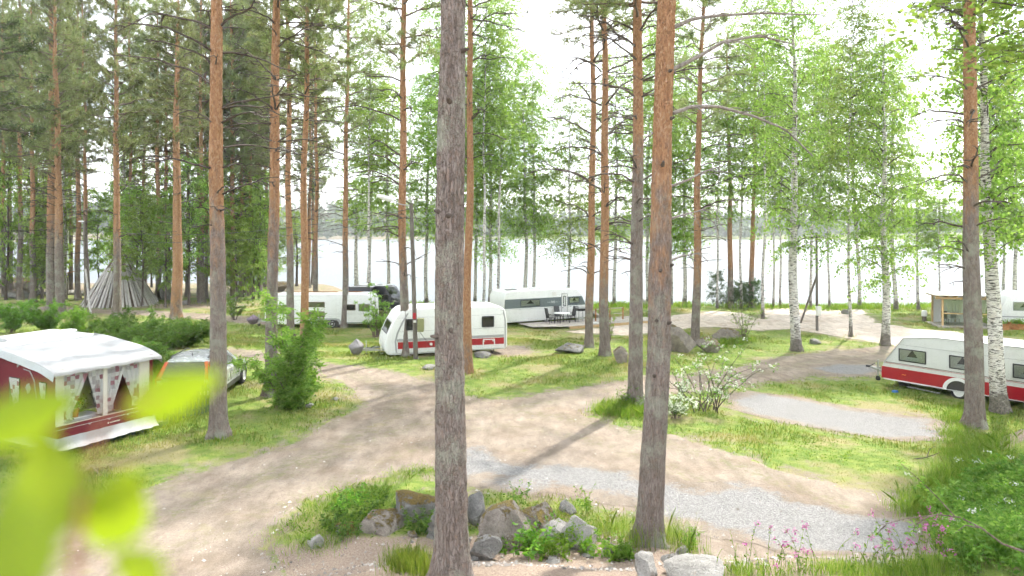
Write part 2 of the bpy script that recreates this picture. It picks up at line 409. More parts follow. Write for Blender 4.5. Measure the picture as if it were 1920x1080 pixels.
def set_attr(me, name, vals):
    a = me.attributes.new(name, 'FLOAT', 'POINT'); a.data.foreach_set('value', np.ascontiguousarray(vals, np.float32).ravel())

def grid_faces(nx, ny):
    i = np.arange(nx*ny).reshape(ny, nx)
    return np.stack([i[:-1, :-1].ravel(), i[:-1, 1:].ravel(), i[1:, 1:].ravel(), i[1:, :-1].ravel()], 1)
gV = np.stack([GX, GY, GZ], -1).reshape(-1, 3)
gm = mesh_np('ground', gV, [grid_faces(NXg, NYg)], M['lawn'], smooth=True)
lit = np.maximum.reduce([
    1.15*ss(14.6, 13.0, GY)*ss(-5.2, -3.6, GX)*ss(5.5, 3.5, GX),
    .85*np.exp(-(((GX-13.6)/2.2)**2+((GY-19.0)/1.6)**2)),
    .8*ss(8.5, 6, GY),
    .75*np.exp(-(((GX+30)/9)**2+((GY-66)/4)**2)),
    .55*ss(68, 80, GY)*ss(-12, -18, GX)])
set_attr(gm, 'edge', np.clip(ALLSD, 0, 9)); set_attr(gm, 'litter', lit)
structure('ground', gm, 'grassy campground sloping gently down to the lake shore')

RUTS = [[(120, 1040), (400, 935), (620, 850), (780, 795), (960, 765), (1120, 735), (1260, 722), (1400, 702), (1520, 680), (1650, 662), (1690, 645)], [(400, 935), (600, 850), (730, 790), (760, 750), (700, 715), (620, 692), (520, 676), (430, 657)], [(960, 770), (1150, 800), (1340, 860), (1520, 925), (1680, 990)]]
RUTS = [np.array([tuple(hit(*q))[:2] for q in r]) for r in RUTS]
def line_d(P, X, Y):
    d = np.full(X.shape, 99.0)
    for a, b in zip(P[:-1], P[1:]):
        ab = b-a; t = np.clip(((X-a[0])*ab[0]+(Y-a[1])*ab[1])/((ab**2).sum()+1e-9), 0, 1); d = np.minimum(d, np.hypot(X-a[0]-t*ab[0], Y-a[1]-t*ab[1]))
    return d
def sheet(name, sd, dz, mat, label):
    """the piece of the ground grid where sd < 0, cut along the ragged outline"""
    z = sd.reshape(-1); ins = z < 0
    q = grid_faces(NXg, NYg); cnt = ins[q].sum(1)
    V = [tuple(v) for v in gV[np.unique(q[cnt > 0])]]; ids = {int(a): i for i, a in enumerate(np.unique(q[cnt > 0]))}
    E = [float(-z[a]) for a in ids]
    full = [[ids[int(a)] for a in f] for f in q[cnt == 4]]
    cut = {}; polys = []
    def cross(a, b):
        key = (a, b) if a < b else (b, a)
        if key not in cut:
            t = z[a]/(z[a]-z[b]); p = gV[a]*(1-t)+gV[b]*t; cut[key] = len(V); V.append(tuple(p)); E.append(0.0)
        return cut[key]
    for f in q[(cnt > 0) & (cnt < 4)]:
        poly = []
        for i in range(4):
            a, b = int(f[i]), int(f[(i+1) % 4])
            if ins[a]: poly.append(ids[a])
            if ins[a] != ins[b]: poly.append(cross(a, b))
        if len(poly) > 2: polys.append(poly)
    me = bpy.data.meshes.new(name); me.from_pydata(V, [], full+polys)
    set_attr(me, 'edge', np.clip(np.array(E), 0, 9)); VA = np.array(V); dc = np.minimum.reduce([line_d(q, VA[:, 0], VA[:, 1]) for q in RUTS])
    dc = dc+.25*(vnoise(VA[:, 0]*.5, VA[:, 1]*.5, seed=17)-.5); set_attr(me, 'rut', np.exp(-((dc-.80)/.24)**2)); set_attr(me, 'crest', np.exp(-(dc/.35)**2)+.8*np.exp(-((dc-1.55)/.3)**2))
    me.polygons.foreach_set('use_smooth', np.ones(len(me.polygons), bool)); me.materials.append(mat)
    o = structure(name, me, label); o.location.z = dz; return o
near = (GY > 5) & (GY < 100) & (np.abs(GX) < 62)
for nm in REG: REG[nm] = np.where(near, REG[nm], 9)
sheet('dirt_road', REG['road'], .006, M['dirt'], 'packed brown dirt track winding between the pitches')
sheet('sand_road', REG['sand'], .011, M['sand'], 'pale sunlit sandy drive near the shore')
sheet('forest_path', REG['path'], .006, M['dirt'], 'narrow dirt path passing the tepee')
sheet('bare_ground', REG['bare'], .006, M['dirt'], 'bare trodden earth behind the red striped caravan')
sheet('gravel_pad', REG['grav1'], .013, M['gravel'], 'wide crushed stone pitch below the boulders')
sheet('gravel_strip', REG['grav2'], .013, M['gravel'], 'long crushed stone pitch beside the grass')
sheet('gravel_patch', REG['grav3'], .013, M['gravel'], 'small gravel patch in front of the right caravan')

k = NT('water'); p = k.pos()
wn = k.noise(k.scale(p, (.35, 1.0, 1)), 1.3, 4, .6); wn2 = k.noise(p, .12, 2)
k_sh = k.bsdf((.05, .07, .075), .34, normal=k.bump(k.math('ADD', wn, wn2), .5, .15), spec=.8, IOR=1.33)
M['water'] = k.done(k_sh)
wx = np.linspace(-900, 900, 41); wy = np.linspace(50, 900, 41); wX, wY = np.meshgrid(wx, wy)
structure('lake', mesh_np('lake', np.stack([wX, wY, np.full_like(wX, LAKE_Z)], -1).reshape(-1, 3), [grid_faces(41, 41)], M['water']), 'wide bright lake beyond the trees')

# ------------------------------------------------------------------ plants: materials
def m_pinebark():
    k = NT('pine_bark'); o = k.obj(); oi = k.n('ShaderNodeObjectInfo'); z = k.sep(o)[2]
    h0 = k.sep(oi.outputs['Color'])[0]                        # tenths of the height (x 20 m) where the bark turns orange
    wv = k.n('ShaderNodeVectorMath'); wv.operation = 'MULTIPLY_ADD'; wv.inputs[1].default_value = (.10, .10, .10); k.set(wv.inputs[0], k.noise(o, 7, 3, .6, 'Color')); k.set(wv.inputs[2], k.scale(o, (1, 1, .20)))
    sc = wv.outputs[0]
    v = k.voro(sc, 26, 'DISTANCE_TO_EDGE'); n = k.noise(k.scale(o, (1, 1, .35)), 10, 6, .7); nf = k.noise(o, 60, 4, .7); nb = k.noise(o, 1.3, 4, .6)
    flake = k.voro(k.scale(o, (1, 1, .5)), 30, 'F1', 'Color')
    low = k.ramp(k.math('ADD', k.math('MULTIPLY', n, .7), k.math('MULTIPLY', nf, .3)), [(.28, (.115, .092, .080)), (.46, (.22, .182, .160)), (.6, (.30, .26, .235)), (.75, (.40, .365, .335))])
    low = k.mix(k.math('MULTIPLY', k.step(k.sep(flake)[1], .76, .92), .25), low, (.30, .18, .12))
    low = k.mix(k.math('MULTIPLY', k.step(v, .09, .0), .65), low, (.085, .066, .056))
    lich = k.step(k.math('ADD', nb, k.math('MULTIPLY', nf, .45)), .72, .88)
    low = k.mix(k.math('MULTIPLY', lich, .7), low, (.33, .35, .28))
    up = k.ramp(k.math('ADD', k.math('MULTIPLY', k.sep(flake)[0], .45), k.math('MULTIPLY', n, .55)), [(.15, (.23, .125, .075)), (.42, (.36, .195, .105)), (.62, (.42, .240, .130)), (.85, (.47, .33, .22))])
    up = k.mix(k.math('MULTIPLY', k.step(nf, .60, .78), .5), up, (.24, .15, .105))
    t = k.math('SUBTRACT', k.math('ADD', z, k.math('MULTIPLY', k.math('SUBTRACT', k.noise(k.scale(o, (1, 1, .4)), 3.2, 5, .7), .5), 9.0)), k.math('MULTIPLY', h0, 20.0))
    c = k.mix(k.step(t, -1.6, 1.6), low, up)
    hgt = k.math('ADD', k.math('MULTIPLY', k.step(v, .0, .16), .8), k.math('ADD', k.math('MULTIPLY', n, .6), k.math('MULTIPLY', nf, .4)))
    return k.done(k.bsdf(c, .88, normal=k.bump(hgt, .8, .04), spec=.15))
def m_birchbark():
    k = NT('birch_bark'); o = k.obj(); z = k.sep(o)[2]
    n = k.noise(k.scale(o, (1, 1, 6.0)), 4.5, 5, .6); n2 = k.noise(o, 2.2, 5, .7); nf = k.noise(k.scale(o, (1, 1, 5)), 30, 3)
    c = k.ramp(n2, [(.3, (.48, .45, .40)), (.5, (.64, .62, .58)), (.7, (.54, .48, .41))])
    c = k.mix(k.step(n, .515, .57), c, (.055, .048, .045))
    c = k.mix(k.math('MULTIPLY', k.step(nf, .56, .64), .75), c, (.16, .14, .125))
    low = k.step(k.math('ADD', z, k.math('MULTIPLY', k.math('SUBTRACT', n2, .5), 4.0)), 1.5, .2)
    c = k.mix(low, c, k.ramp(k.noise(o, 14, 5, .7), [(.35, (.05, .043, .038)), (.6, (.20, .175, .15)), (.75, (.42, .39, .35))]))
    return k.done(k.bsdf(c, .75, normal=k.bump(k.math('ADD', n, nf), .4, .02), spec=.25))
def m_bark2(name, a, b, sc=16):
    k = NT(name); o = k.obj(); n = k.noise(k.scale(o, (1, 1, .5)), sc, 5, .7)
    return k.done(k.bsdf(k.ramp(n, [(.3, a), (.7, b)]), .85, normal=k.bump(n, .5, .02), spec=.2))
M['pine_bark'] = m_pinebark(); M['birch_bark'] = m_birchbark()
M['twig'] = m_bark2('twig', (.085, .062, .05), (.24, .19, .155)); M['dead_twig'] = m_bark2('dead_twig', (.13, .11, .095), (.33, .30, .27))
M['dark_bark'] = m_bark2('dark_bark', (.045, .036, .03), (.16, .13, .11))
M['needles'] = m_leaf('needles', [(.145, .190, .085), (.205, .248, .112), (.26, .29, .14), (.32, .335, .185)], .55, (1.2, 1.22, .85))
M['birch_leaf'] = m_leaf('birch_leaf', [(.150, .255, .050), (.205, .320, .070), (.265, .375, .10), (.34, .44, .15)], .64, (1.32, 1.36, .82))
M['leaf'] = m_leaf('leaf', [(.085, .180, .030), (.120, .235, .040), (.170, .290, .055), (.24, .35, .09)], .55, (1.4, 1.45, .6))
M['deep_leaf'] = m_leaf('deep_leaf', [(.060, .135, .030), (.085, .175, .040), (.12, .215, .05), (.17, .25, .065)], .48, (1.3, 1.4, .6))
M['herb'] = m_leaf('herb', [(.105, .225, .045), (.145, .285, .060), (.20, .34, .08), (.28, .40, .13)], .6, (1.4, 1.4, .7))
M['shaded_needles'] = m_leaf('shaded_needles', [(.040, .070, .030), (.060, .092, .038), (.085, .115, .05)], .3)  # needle colour darkened to stand in for shade on the upper-left bough
M['spruce'] = m_leaf('spruce', [(.040, .075, .032), (.060, .10, .042), (.085, .13, .055)], .35)
M['grass'] = m_leaf('grass', [(.085, .160, .022), (.125, .205, .032), (.175, .24, .045), (.25, .27, .085), (.33, .30, .15)], .45, (1.25, 1.25, .6), dry=(.30, .27, .12))
M['tall_grass'] = m_leaf('tall_grass', [(.105, .185, .035), (.150, .24, .045), (.21, .29, .06), (.30, .32, .12)], .6, (1.3, 1.35, .6))
M['white_petal'] = m_leaf('white_petal', [(.62, .64, .58), (.72, .73, .68), (.80, .80, .76)], .35, (1.1, 1.1, 1.0))
M['pink_petal'] = m_leaf('pink_petal', [(.45, .10, .28), (.58, .16, .38), (.68, .28, .50)], .4, (1.2, 1.1, 1.2))

# ------------------------------------------------------------------ plants: shapes
def leafquads(C, A, L, Wd, rng, flat=0.0):
    """rhombic leaves: centres C, long axes A (unit), length L, width Wd"""
    n = len(C); R = rng.normal(size=(n, 3)); 
    if flat: R[:, 2] *= (1-flat)
    B = np.cross(A, R); B /= (np.linalg.norm(B, axis=1, keepdims=True)+1e-9)
    L = np.broadcast_to(L, n)[:, None]; Wd = np.broadcast_to(Wd, n)[:, None]
    N = np.cross(A, B)
    V = np.stack([C-A*L/2, C+B*Wd/2-A*L*.08+N*Wd*.12, C+A*L/2, C-B*Wd/2-A*L*.08+N*Wd*.12], 1).reshape(-1, 3)
    Fq = np.arange(4*n).reshape(n, 4)
    return V, Fq
def unit(a): return a/(np.linalg.norm(a, axis=-1, keepdims=True)+1e-9)
def leafmesh(name, C, A, L, Wd, mat, rng, flat=0.0):
    V, Fq = leafquads(np.asarray(C, float), unit(np.asarray(A, float)), L, Wd, rng, flat)
    return mesh_np(name, V, [Fq], mat)
def slivers(P, D, L, w, rng):
    """thin needle triangles from P along D"""
    n = len(P); R = rng.normal(size=(n, 3)); B = unit(np.cross(D, R))
    L = np.broadcast_to(L, n)[:, None]; w = np.broadcast_to(w, n)[:, None]
    V = np.stack([P-B*w/2, P+B*w/2, P+D*L], 1).reshape(-1, 3)
    return V, np.arange(3*n).reshape(n, 3)
def tubes_np(lines, n=4):
    """many polylines (pts (m,3), radii (m)) -> V, quads"""
    Vs, Fs, b = [], [], 0
    ang = np.arange(n)*2*np.pi/n
    for pts, rad in lines:
        pts = np.asarray(pts, float); m = len(pts); rad = np.broadcast_to(rad, m)
        d = np.gradient(pts, axis=0); d = unit(d)
        ref = np.array([0, 0, 1.0]) if abs(d[0, 2]) < .9 else np.array([1.0, 0, 0])
        r = unit(np.cross(d, ref)); u = np.cross(d, r)
        ring = pts[:, None]+rad[:, None, None]*(r[:, None]*np.cos(ang)[None, :, None]+u[:, None]*np.sin(ang)[None, :, None])
        Vs.append(ring.reshape(-1, 3)); i = np.arange(m*n).reshape(m, n)+b
        j = np.roll(i, -1, 1)
        Fs.append(np.stack([i[:-1].ravel(), j[:-1].ravel(), j[1:].ravel(), i[1:].ravel()], 1)); b += m*n
    return np.concatenate(Vs), np.concatenate(Fs)

def trunk_mesh(name, h, r0, rng, nseg=40, nr=14, wig=.06, mat=None, flare=.35, relief=0.0, top=.22, lean_curve=0.0):
    t = np.linspace(0, 1, nseg+1)**1.0; z = -0.25+t*(h+.25)
    ph = rng.uniform(0, 6.28, 4); s = rng.uniform(0, 99)
    cx = wig*(np.sin(z*.35+ph[0])+.6*np.sin(z*.8+ph[1])-np.sin(ph[0])-.6*np.sin(ph[1])) + lean_curve*(z/h)**2*h
    cy_ = wig*(np.sin(z*.31+ph[2])+.6*np.sin(z*.7+ph[3])-np.sin(ph[2])-.6*np.sin(ph[3]))
    rr = r0*((1-t)*(1-top)+top)*(1+flare*np.exp(-np.maximum(z, 0)/.28))
    th = np.arange(nr)*2*np.pi/nr
    T, Zg = np.meshgrid(th, z); Rg = np.repeat(rr[:, None], nr, 1)
    Rg = Rg*(1+.06*(vnoise(np.cos(T)*1.5+s, np.sin(T)*1.5, Zg*.8)-.5)*2)
    fl = np.exp(-np.maximum(Zg, 0)/.20)*(.20*np.cos(T*5+ph[1])+.10*np.cos(T*3+ph[2]))
    Rg = Rg*(1+fl)
    if relief:
        cxn, cyn = np.cos(T)*r0*17+s, np.sin(T)*r0*17
        w1 = vnoise(cxn*.6, cyn*.6, Zg*2.5)*1.2
        rd = np.abs(vnoise(cxn*1.5+w1, cyn*1.5+w1, Zg*3.6, seed=4)-.5)*2; rd2 = np.abs(vnoise(cxn*3.1, cyn*3.1, Zg*8.5, seed=8)-.5)*2
        Rg = Rg + relief*(np.clip(rd*1.9, 0, 1)+.45*np.clip(rd2*1.8, 0, 1)-1.0)
    V = np.stack([cx[:, None]+Rg*np.cos(T), cy_[:, None]+Rg*np.sin(T), Zg], -1).reshape(-1, 3)
    i = np.arange((nseg+1)*nr).reshape(nseg+1, nr); j = np.roll(i, -1, 1)
    Fq = np.stack([i[:-1].ravel(), j[:-1].ravel(), j[1:].ravel(), i[1:].ravel()], 1)
    me = mesh_np(name, V, [Fq], mat, smooth=True)
    ctr = lambda zz: np.array([np.interp(zz, z, cx), np.interp(zz, z, cy_), zz]); rad = lambda zz: float(np.interp(zz, z, rr))
    return me, ctr, rad

def arc(p, az, el0, el1, L, n, rng, jit=.12):
    """a limb from p: elevation runs el0 -> el1 along it"""
    pts = [np.array(p, float)]; a = az
    for i in range(n):
        e = el0+(el1-el0)*(i/(n-1) if n > 1 else 0)+rng.normal()*jit; a += rng.normal()*jit
        pts.append(pts[-1]+L/n*np.array([math.cos(a)*math.cos(e), math.sin(a)*math.cos(e), math.sin(e)]))
    return np.array(pts)

def pine_dead(rng, z0, z1, r_at, ctr, dens=1.0, lmax=2.6):
    lines = []; z = z0
    while z < z1:
        k = rng.integers(2, 7)
        for _ in range(k):
            if rng.random() > dens: continue
            f = (z-z0)/(z1-z0+.01)
            L = (.35+rng.random()**1.1*lmax)*(.45+.75*f); az = rng.uniform(0, 6.28)
            e0 = rng.uniform(.05, .7); e1 = e0-rng.uniform(.3, 1.0)
            r = r_at(z); rb = min(.042, .017+.012*L)
            p0 = ctr(z)+np.array([math.cos(az), math.sin(az), 0])*r*.7
            m = arc(p0, az, e0, e1, L, 7, rng, .14); lines.append((m, np.linspace(rb, rb*.25, 8)))
            for q in range(int(L*2.2)):
                t = rng.uniform(.3, .95); idx = int(t*7); 
                sa = az+rng.choice([-1, 1])*rng.uniform(.5, 1.1); sl = rng.uniform(.2, .75)*(1.1-t*.5)
                lines.append((arc(m[idx], sa, rng.uniform(-.3, .4), rng.uniform(-.9, .2), sl, 4, rng, .2), np.linspace(rb*.6, rb*.25, 5)))
        z += rng.uniform(.35, .75)
    return lines
def pine_crown(rng, z0, z1, spread, nb=44, tufts=1.0, tuft_n=15, nl=.20, nw=.022, spruce=False):
    lines = []; P = []; D = []
    for i in range(nb):
        f = (i+rng.random())/nb; z = z0+(z1-z0)*f; az = i*2.4+rng.normal()*.5
        prof = (1-f)**.42*(.62+.38*math.sin(min(1, f*4)*1.57))
        L = spread*prof*rng.uniform(.55, 1.1)+.3
        e0 = rng.uniform(-.15, .45)+.4*f; m = arc((0, 0, z), az, e0, e0+rng.uniform(-.35, .35), L, 7, rng, .16)
        rb = .02+.012*L; lines.append((m, np.linspace(rb, rb*.2, 8)))
        ns = int(4+L*2.6)
        for q in range(ns):
            t = rng.uniform(.28, 1.0); idx = min(7, int(t*7.5)); sa = az+rng.choice([-1, 1])*rng.uniform(.25, 1.2); sl = rng.uniform(.3, .95)*(1.15-.5*t)
            s = arc(m[idx], sa, rng.uniform(-.2, .5), rng.uniform(-.1, .8), sl, 3, rng, .25)
            lines.append((s, np.linspace(rb*.4, rb*.15, 4)))
            for tt in range(max(1, int(round(rng.uniform(2, 4.2)*tufts)))):
                b = s[rng.integers(1, 4)]+rng.normal(size=3)*.07; ax = unit(s[-1]-s[0]+rng.normal(size=3)*.35)
                n = tuft_n; dd = unit(ax[None]*.7+rng.normal(size=(n, 3))*.75)
                P.append(b[None]+ax[None]*rng.uniform(-.12, .16, (n, 1))+rng.normal(size=(n, 3))*.03); D.append(dd)
    P = np.concatenate(P); D = np.concatenate(D)
    V, T = slivers(P, D, rng.uniform(.6, 1.2, len(P))*nl, nw, rng)
    return lines, V, T
def birch_crown(rng, z0, z1, spread, nb=40, twigs=8, leaves=13, leaf=.085, droop=1.0, hang=1.3, low=.5):
    lines = []; C = []; A = []
    for i in range(nb):
        f = (i+rng.random())/nb; z = z0+(z1-z0)*f; az = i*2.4+rng.normal()*.5
        L = spread*(low+(1-low)*math.sin(min(1, f*2.2)*1.57))*(1-.72*f**1.5)*rng.uniform(.5, 1.15)
        e0 = rng.uniform(.45, .95); m = arc((0, 0, z), az, e0, e0-rng.uniform(.5, 1.3)*droop, L, 7, rng, .14)
        rb = .012+.011*L; lines.append((m, np.linspace(rb, rb*.2, 8)))
        for q in range(int(twigs*(.5+.5*L/spread)*rng.uniform(.6, 1.4))+1):
            t = rng.uniform(.22, 1.0); idx = min(7, int(t*7.5)); sa = az+rng.normal()*1.1; hl = hang*rng.uniform(.3, 1.2)
            s = arc(m[idx], sa, rng.uniform(-.3, .5), -rng.uniform(.9, 1.5)*droop, hl, 5, rng, .2)
            lines.append((s[::2] if len(s) > 4 else s, np.linspace(.006, .0025, 3)))
            n = max(3, int(leaves*hl/hang*rng.uniform(.7, 1.4)))
            tt = rng.uniform(.08, 1, n)*4.999; ii = tt.astype(int); fr = (tt-ii)[:, None]
            c = s[ii]*(1-fr)+s[ii+1]*fr+rng.normal(size=(n, 3))*.055
            a = rng.normal(size=(n, 3))*.6+np.array([0, 0, -.75]); C.append(c); A.append(a)
    return lines, np.concatenate(C), np.concatenate(A), leaf

def lines_mesh(name, lines, mat, n=4):
    V, Fq = tubes_np(lines, n); return mesh_np(name, V, [Fq], mat, smooth=True)

# shared crowns and dead limbs
PINE_CR, BIRCH_CR, PINE_DEAD = [], [], []
for s in range(5):                                                # the fifth is the thin, open crown of the lone pines
    rng = np.random.default_rng(100+s)
    ln, V, T = pine_crown(rng, 0, 12.0, 2.8+.3*(s % 4), nb=72 if s < 4 else 46, tufts=1.0 if s < 4 else .8, tuft_n=13, nl=.30, nw=.036)
    PINE_CR.append((lines_mesh('limbs', ln, M['twig'], 4), mesh_np('crown', V, [T], M['needles'])))
for s in range(3):
    rng = np.random.default_rng(150+s)
    ln = pine_dead(rng, 0, 8, lambda z: .12, lambda z: np.array([0, 0, z]), .7, 2.9)
    PINE_DEAD.append(lines_mesh('dead_branches', ln, M['dark_bark'], 3))
for s, (z1, sp, nb, tw, lf, hg) in enumerate([(11.0, 3.0, 60, 15, .12, 1.6), (10.0, 2.5, 56, 15, .12, 1.4), (12.0, 3.4, 64, 16, .12, 2.0), (5.0, 1.8, 36, 12, .115, .8), (7.0, 2.6, 44, 13, .12, 1.0), (16.0, 2.9, 84, 15, .13, 1.9)]):
    rng = np.random.default_rng(200+s)
    ln, C, A, lf = birch_crown(rng, 0, z1, sp, nb, tw, 20, lf, 1.0 if s < 3 or s == 5 else .6, hg)
    BIRCH_CR.append((lines_mesh('limbs', ln, M['dark_bark'], 3), leafmesh('crown', C, A, lf, lf*.72, M['birch_leaf'], rng)))

def tilt(o, base, pxt, Y):
    """lean the tree so that its stem runs through the photo column pxt at the top of the frame"""
    zt = H+HZ*Y/F; xt = (pxt-960)/F*Y
    o.rotation_euler = (0, math.atan2(xt-base.x, zt-base.z), 0)

def landed(b, px):
    """keep a shoreline tree on dry land"""
    k = (px-960)/F
    while b.y > 40 and b.y > float(shore_y(b.x))-1.0: b = Vector((k*(b.y-.5), b.y-.5, 0))
    b.z = gz(b.x, b.y); return b

def pine(pxb, pyb, pxt, w, label, group=None, h=None, cr=0, crown_z=None, orange=.35, relief=0.0, nr=14, nseg=40, dead=True, base=None, dead_z=None, name='pine_tree', crown_s=1.0, rotc=None, dead_s=None):
    b = base or landed(hit(pxb, pyb), pxb); Y = b.y; rng = np.random.default_rng(int(pxb*7+pyb) % 100000)
    h = h or rng.uniform(24, 27); r0 = w*Y/F/2*1.12
    t = thing(name, label, 'tree', b, 0, group); tilt(t, b, pxt, Y)
    me, ctr, rad = trunk_mesh('trunk', h, r0, rng, nseg, nr, .05 if not relief else .022, M['pine_bark'], .45, relief)
    o = link('trunk', me, t); o.color = (orange, 0, 0, 1)
    cz = crown_z or h-12.0
    lm, cm = PINE_CR[cr % 4 if cr < 90 else 4]
    rc = rng.uniform(0, 6.28) if rotc is None else rotc
    s = (h-cz)/12.2
    for nm, m in (('limbs', lm), ('crown', cm)):
        c = link(nm, m, t, tuple(ctr(cz+1)*np.array([1, 1, 0])+np.array([0, 0, cz])), (0, 0, rc)); c.scale = (crown_s,)*2+(s,)
    if dead:
        dz = dead_z or max(2.5, cz-8); d = link('dead_branches', PINE_DEAD[int(rng.integers(3))], t, (ctr(dz)[0], ctr(dz)[1], dz), (0, 0, rng.uniform(0, 6.28)))
        d['kind'] = 'stuff'; ds = dead_s or min(1.15, .7+r0*1.8); d.scale = (ds, ds, (cz-dz)/8.0)
    return t, ctr, rad, h

def birch(pxb, pyb, pxt, w, label, group=None, h=15.0, cr=0, crown_z=3.0, base=None, name='birch_tree', crown_s=1.0, nr=12, white=True):
    b = base or landed(hit(pxb, pyb), pxb); Y = b.y; rng = np.random.default_rng(int(pxb*5+pyb*3) % 100000)
    r0 = w*Y/F/2*1.15; t = thing(name, label, 'tree', b, 0, group); tilt(t, b, pxt, Y)
    me, ctr, rad = trunk_mesh('trunk', h, r0, rng, 36, nr, .07, M['birch_bark'] if white else M['dark_bark'], .45, 0, .12)
    link('trunk', me, t)
    lm, cm = BIRCH_CR[cr]; zs = (h-crown_z)/[11.5, 10.4, 12.6, 5.3, 7.3, 16.8][cr]; rc = rng.uniform(0, 6.28)
    for nm, m in (('limbs', lm), ('crown', cm)):
        c = link(nm, m, t, (0, 0, crown_z), (0, 0, rc)); c.scale = (crown_s, crown_s, zs)
    return t

# ------------------------------------------------------------------ shrubs, herbs
def pinnate_leaves(c, ax, leaf, ll, pairs=6):
    """compound leaves: base points c, axes ax -> leaflet centres, axes, lengths, widths"""
    sd = unit(np.cross(ax, np.array([0, 0, 1.0]))); C, A = [], []
    for g in range(pairs):
        for sg in (-1, 1):
            C.append(c+ax*(ll*(.2+g*.15))[:, None]+sd*sg*leaf*.42); A.append(sd*sg+ax*.35)
    C = np.concatenate(C); A = np.concatenate(A); n = len(C)
    return C, A, np.full(n, leaf*.85), np.full(n, leaf*.32)
def shrub(name, label, base, h, spread, seed, mat, cat='shrub', nst=9, leaf=.07, lw=.5, per=26, pinnate=False, group=None, flowers=None, up=1.2, bark='twig', arch=.7, sub=5, jmin=2, short=.65):
    rng = np.random.default_rng(seed); t = thing(name, label, cat, base, 0, group)
    lines, cs = [], []
    for i in range(nst):
        az = rng.uniform(0, 6.28); e0 = rng.uniform(up-.35, up+.3); Ls = h*rng.uniform(short, 1.15)
        m = arc((rng.normal()*.1*spread, rng.normal()*.1*spread, -.05), az, min(1.5, e0), e0-arch*rng.uniform(.3, 1.2), Ls, 8, rng, .1)
        m[:, :2] *= spread/h*1.3 if spread < h else 1.0
        lines.append((m, np.linspace(.008+.006*h, .004, 9)))
        for q in range(sub+int(rng.integers(0, 3))):
            j = int(rng.integers(jmin, 9)); s = arc(m[j], rng.uniform(0, 6.28), rng.uniform(.1, .9), rng.uniform(-.6, .3), rng.uniform(.25, .6)*min(spread, h)*.6, 4, rng, .2)
            lines.append((s, np.linspace(.006, .002, 5)))
            k = rng.uniform(.1, .999, per//2)*4; i0 = k.astype(int); fr = (k-i0)[:, None]; cs.append(s[i0]*(1-fr)+s[i0+1]*fr)
    c = np.concatenate(cs); n = len(c)
    if pinnate:
        ax = unit(rng.normal(size=(n, 3))*.8+np.array([0, 0, -.05])); C, A, L, Wd = pinnate_leaves(c, ax, leaf, leaf*2.6*rng.uniform(.7, 1.2, n))
    else:
        C = c+rng.normal(size=(n, 3))*.05; A = rng.normal(size=(n, 3))+np.array([0, 0, -.1]); L = leaf*rng.uniform(.6, 1.25, n); Wd = leaf*lw*rng.uniform(.7, 1.2, n)
    link('stems', lines_mesh('stems', lines, M[bark], 3), t); keep = C[:, 2] > -.02
    link('leaves', leafmesh('leaves', C[keep], A[keep], L[keep], Wd[keep], mat, rng, .3), t)
    if flowers:
        FC = c[rng.random(n) < flowers]+np.array([0, 0, .05]); P = np.repeat(FC, 5, 0); P = P+rng.normal(size=P.shape)*.03
        link('blossoms', leafmesh('blossoms', P, rng.normal(size=P.shape), .05, .04, M['white_petal'], rng), t)
    return t

# ------------------------------------------------------------------ materials for built things
M['white'] = m_plain('white_paint', (.72, .73, .72), .35, dirt=.12, streak=.22)
M['cream'] = m_plain('cream_panel', (.66, .66, .62), .4, dirt=.12)
M['offwhite'] = m_plain('offwhite_panel', (.58, .60, .58), .38, dirt=.12, streak=.22)
M['red'] = m_plain('red_paint', (.35, .008, .018), .3, dirt=.12, streak=.15)
M['slate'] = m_plain('slate_band', (.115, .145, .15), .35, dirt=.08)
M['greytrim'] = m_plain('grey_trim', (.33, .34, .34), .45, dirt=.15)
M['darktrim'] = m_plain('dark_trim', (.035, .037, .04), .4, dirt=.1)
M['rubber'] = m_plain('rubber', (.018, .018, .018), .75, dirt=.3)
M['steel'] = m_plain('galvanised_steel', (.42, .43, .43), .4, metal=.8, dirt=.25)
M['rim'] = m_plain('wheel_rim', (.55, .56, .57), .35, metal=.3, dirt=.25)
M['silver'] = m_plain('silver_paint', (.40, .425, .43), .25, metal=.4, dirt=.05)
M['black_paint'] = m_plain('black_paint', (.014, .015, .018), .18, dirt=.1)
M['tail_red'] = m_plain('tail_lamp', (.55, .03, .02), .15, dirt=.02)
M['lamp_white'] = m_plain('lamp_lens', (.75, .72, .68), .12, dirt=.02)
M['orange'] = m_plain('orange_plastic', (.75, .22, .02), .3, dirt=.05)
M['cover'] = m_plain('grey_cover', (.21, .20, .205), .75, dirt=.2, scale=6, bumpy=.5)
M['purple_cover'] = m_plain('purple_cover', (.15, .11, .14), .7, dirt=.2, scale=6, bumpy=.5)
M['burgundy'] = m_plain('burgundy_canvas', (.15, .011, .02), .8, dirt=.18, scale=5, bumpy=.3)
M['canvas'] = m_plain('white_canvas', (.36, .365, .36), .7, dirt=.07, scale=3, bumpy=.35)
M['greycanvas'] = m_plain('grey_canvas', (.42, .45, .46), .75, dirt=.12, bumpy=.3)
M['beige'] = m_plain('beige_canvas', (.60, .57, .50), .75, dirt=.12, bumpy=.3)
M['green_paint'] = m_plain('green_paint', (.045, .085, .055), .6, dirt=.25)
M['olive'] = m_plain('olive_box', (.22, .23, .11), .5, dirt=.15)
M['terracotta'] = m_plain('terracotta', (.42, .13, .05), .7, dirt=.2)
M['blue_plastic'] = m_plain('blue_plastic', (.02, .14, .42), .4, dirt=.1)
M['interior'] = m_plain('dark_interior', (.05, .045, .04), .8)
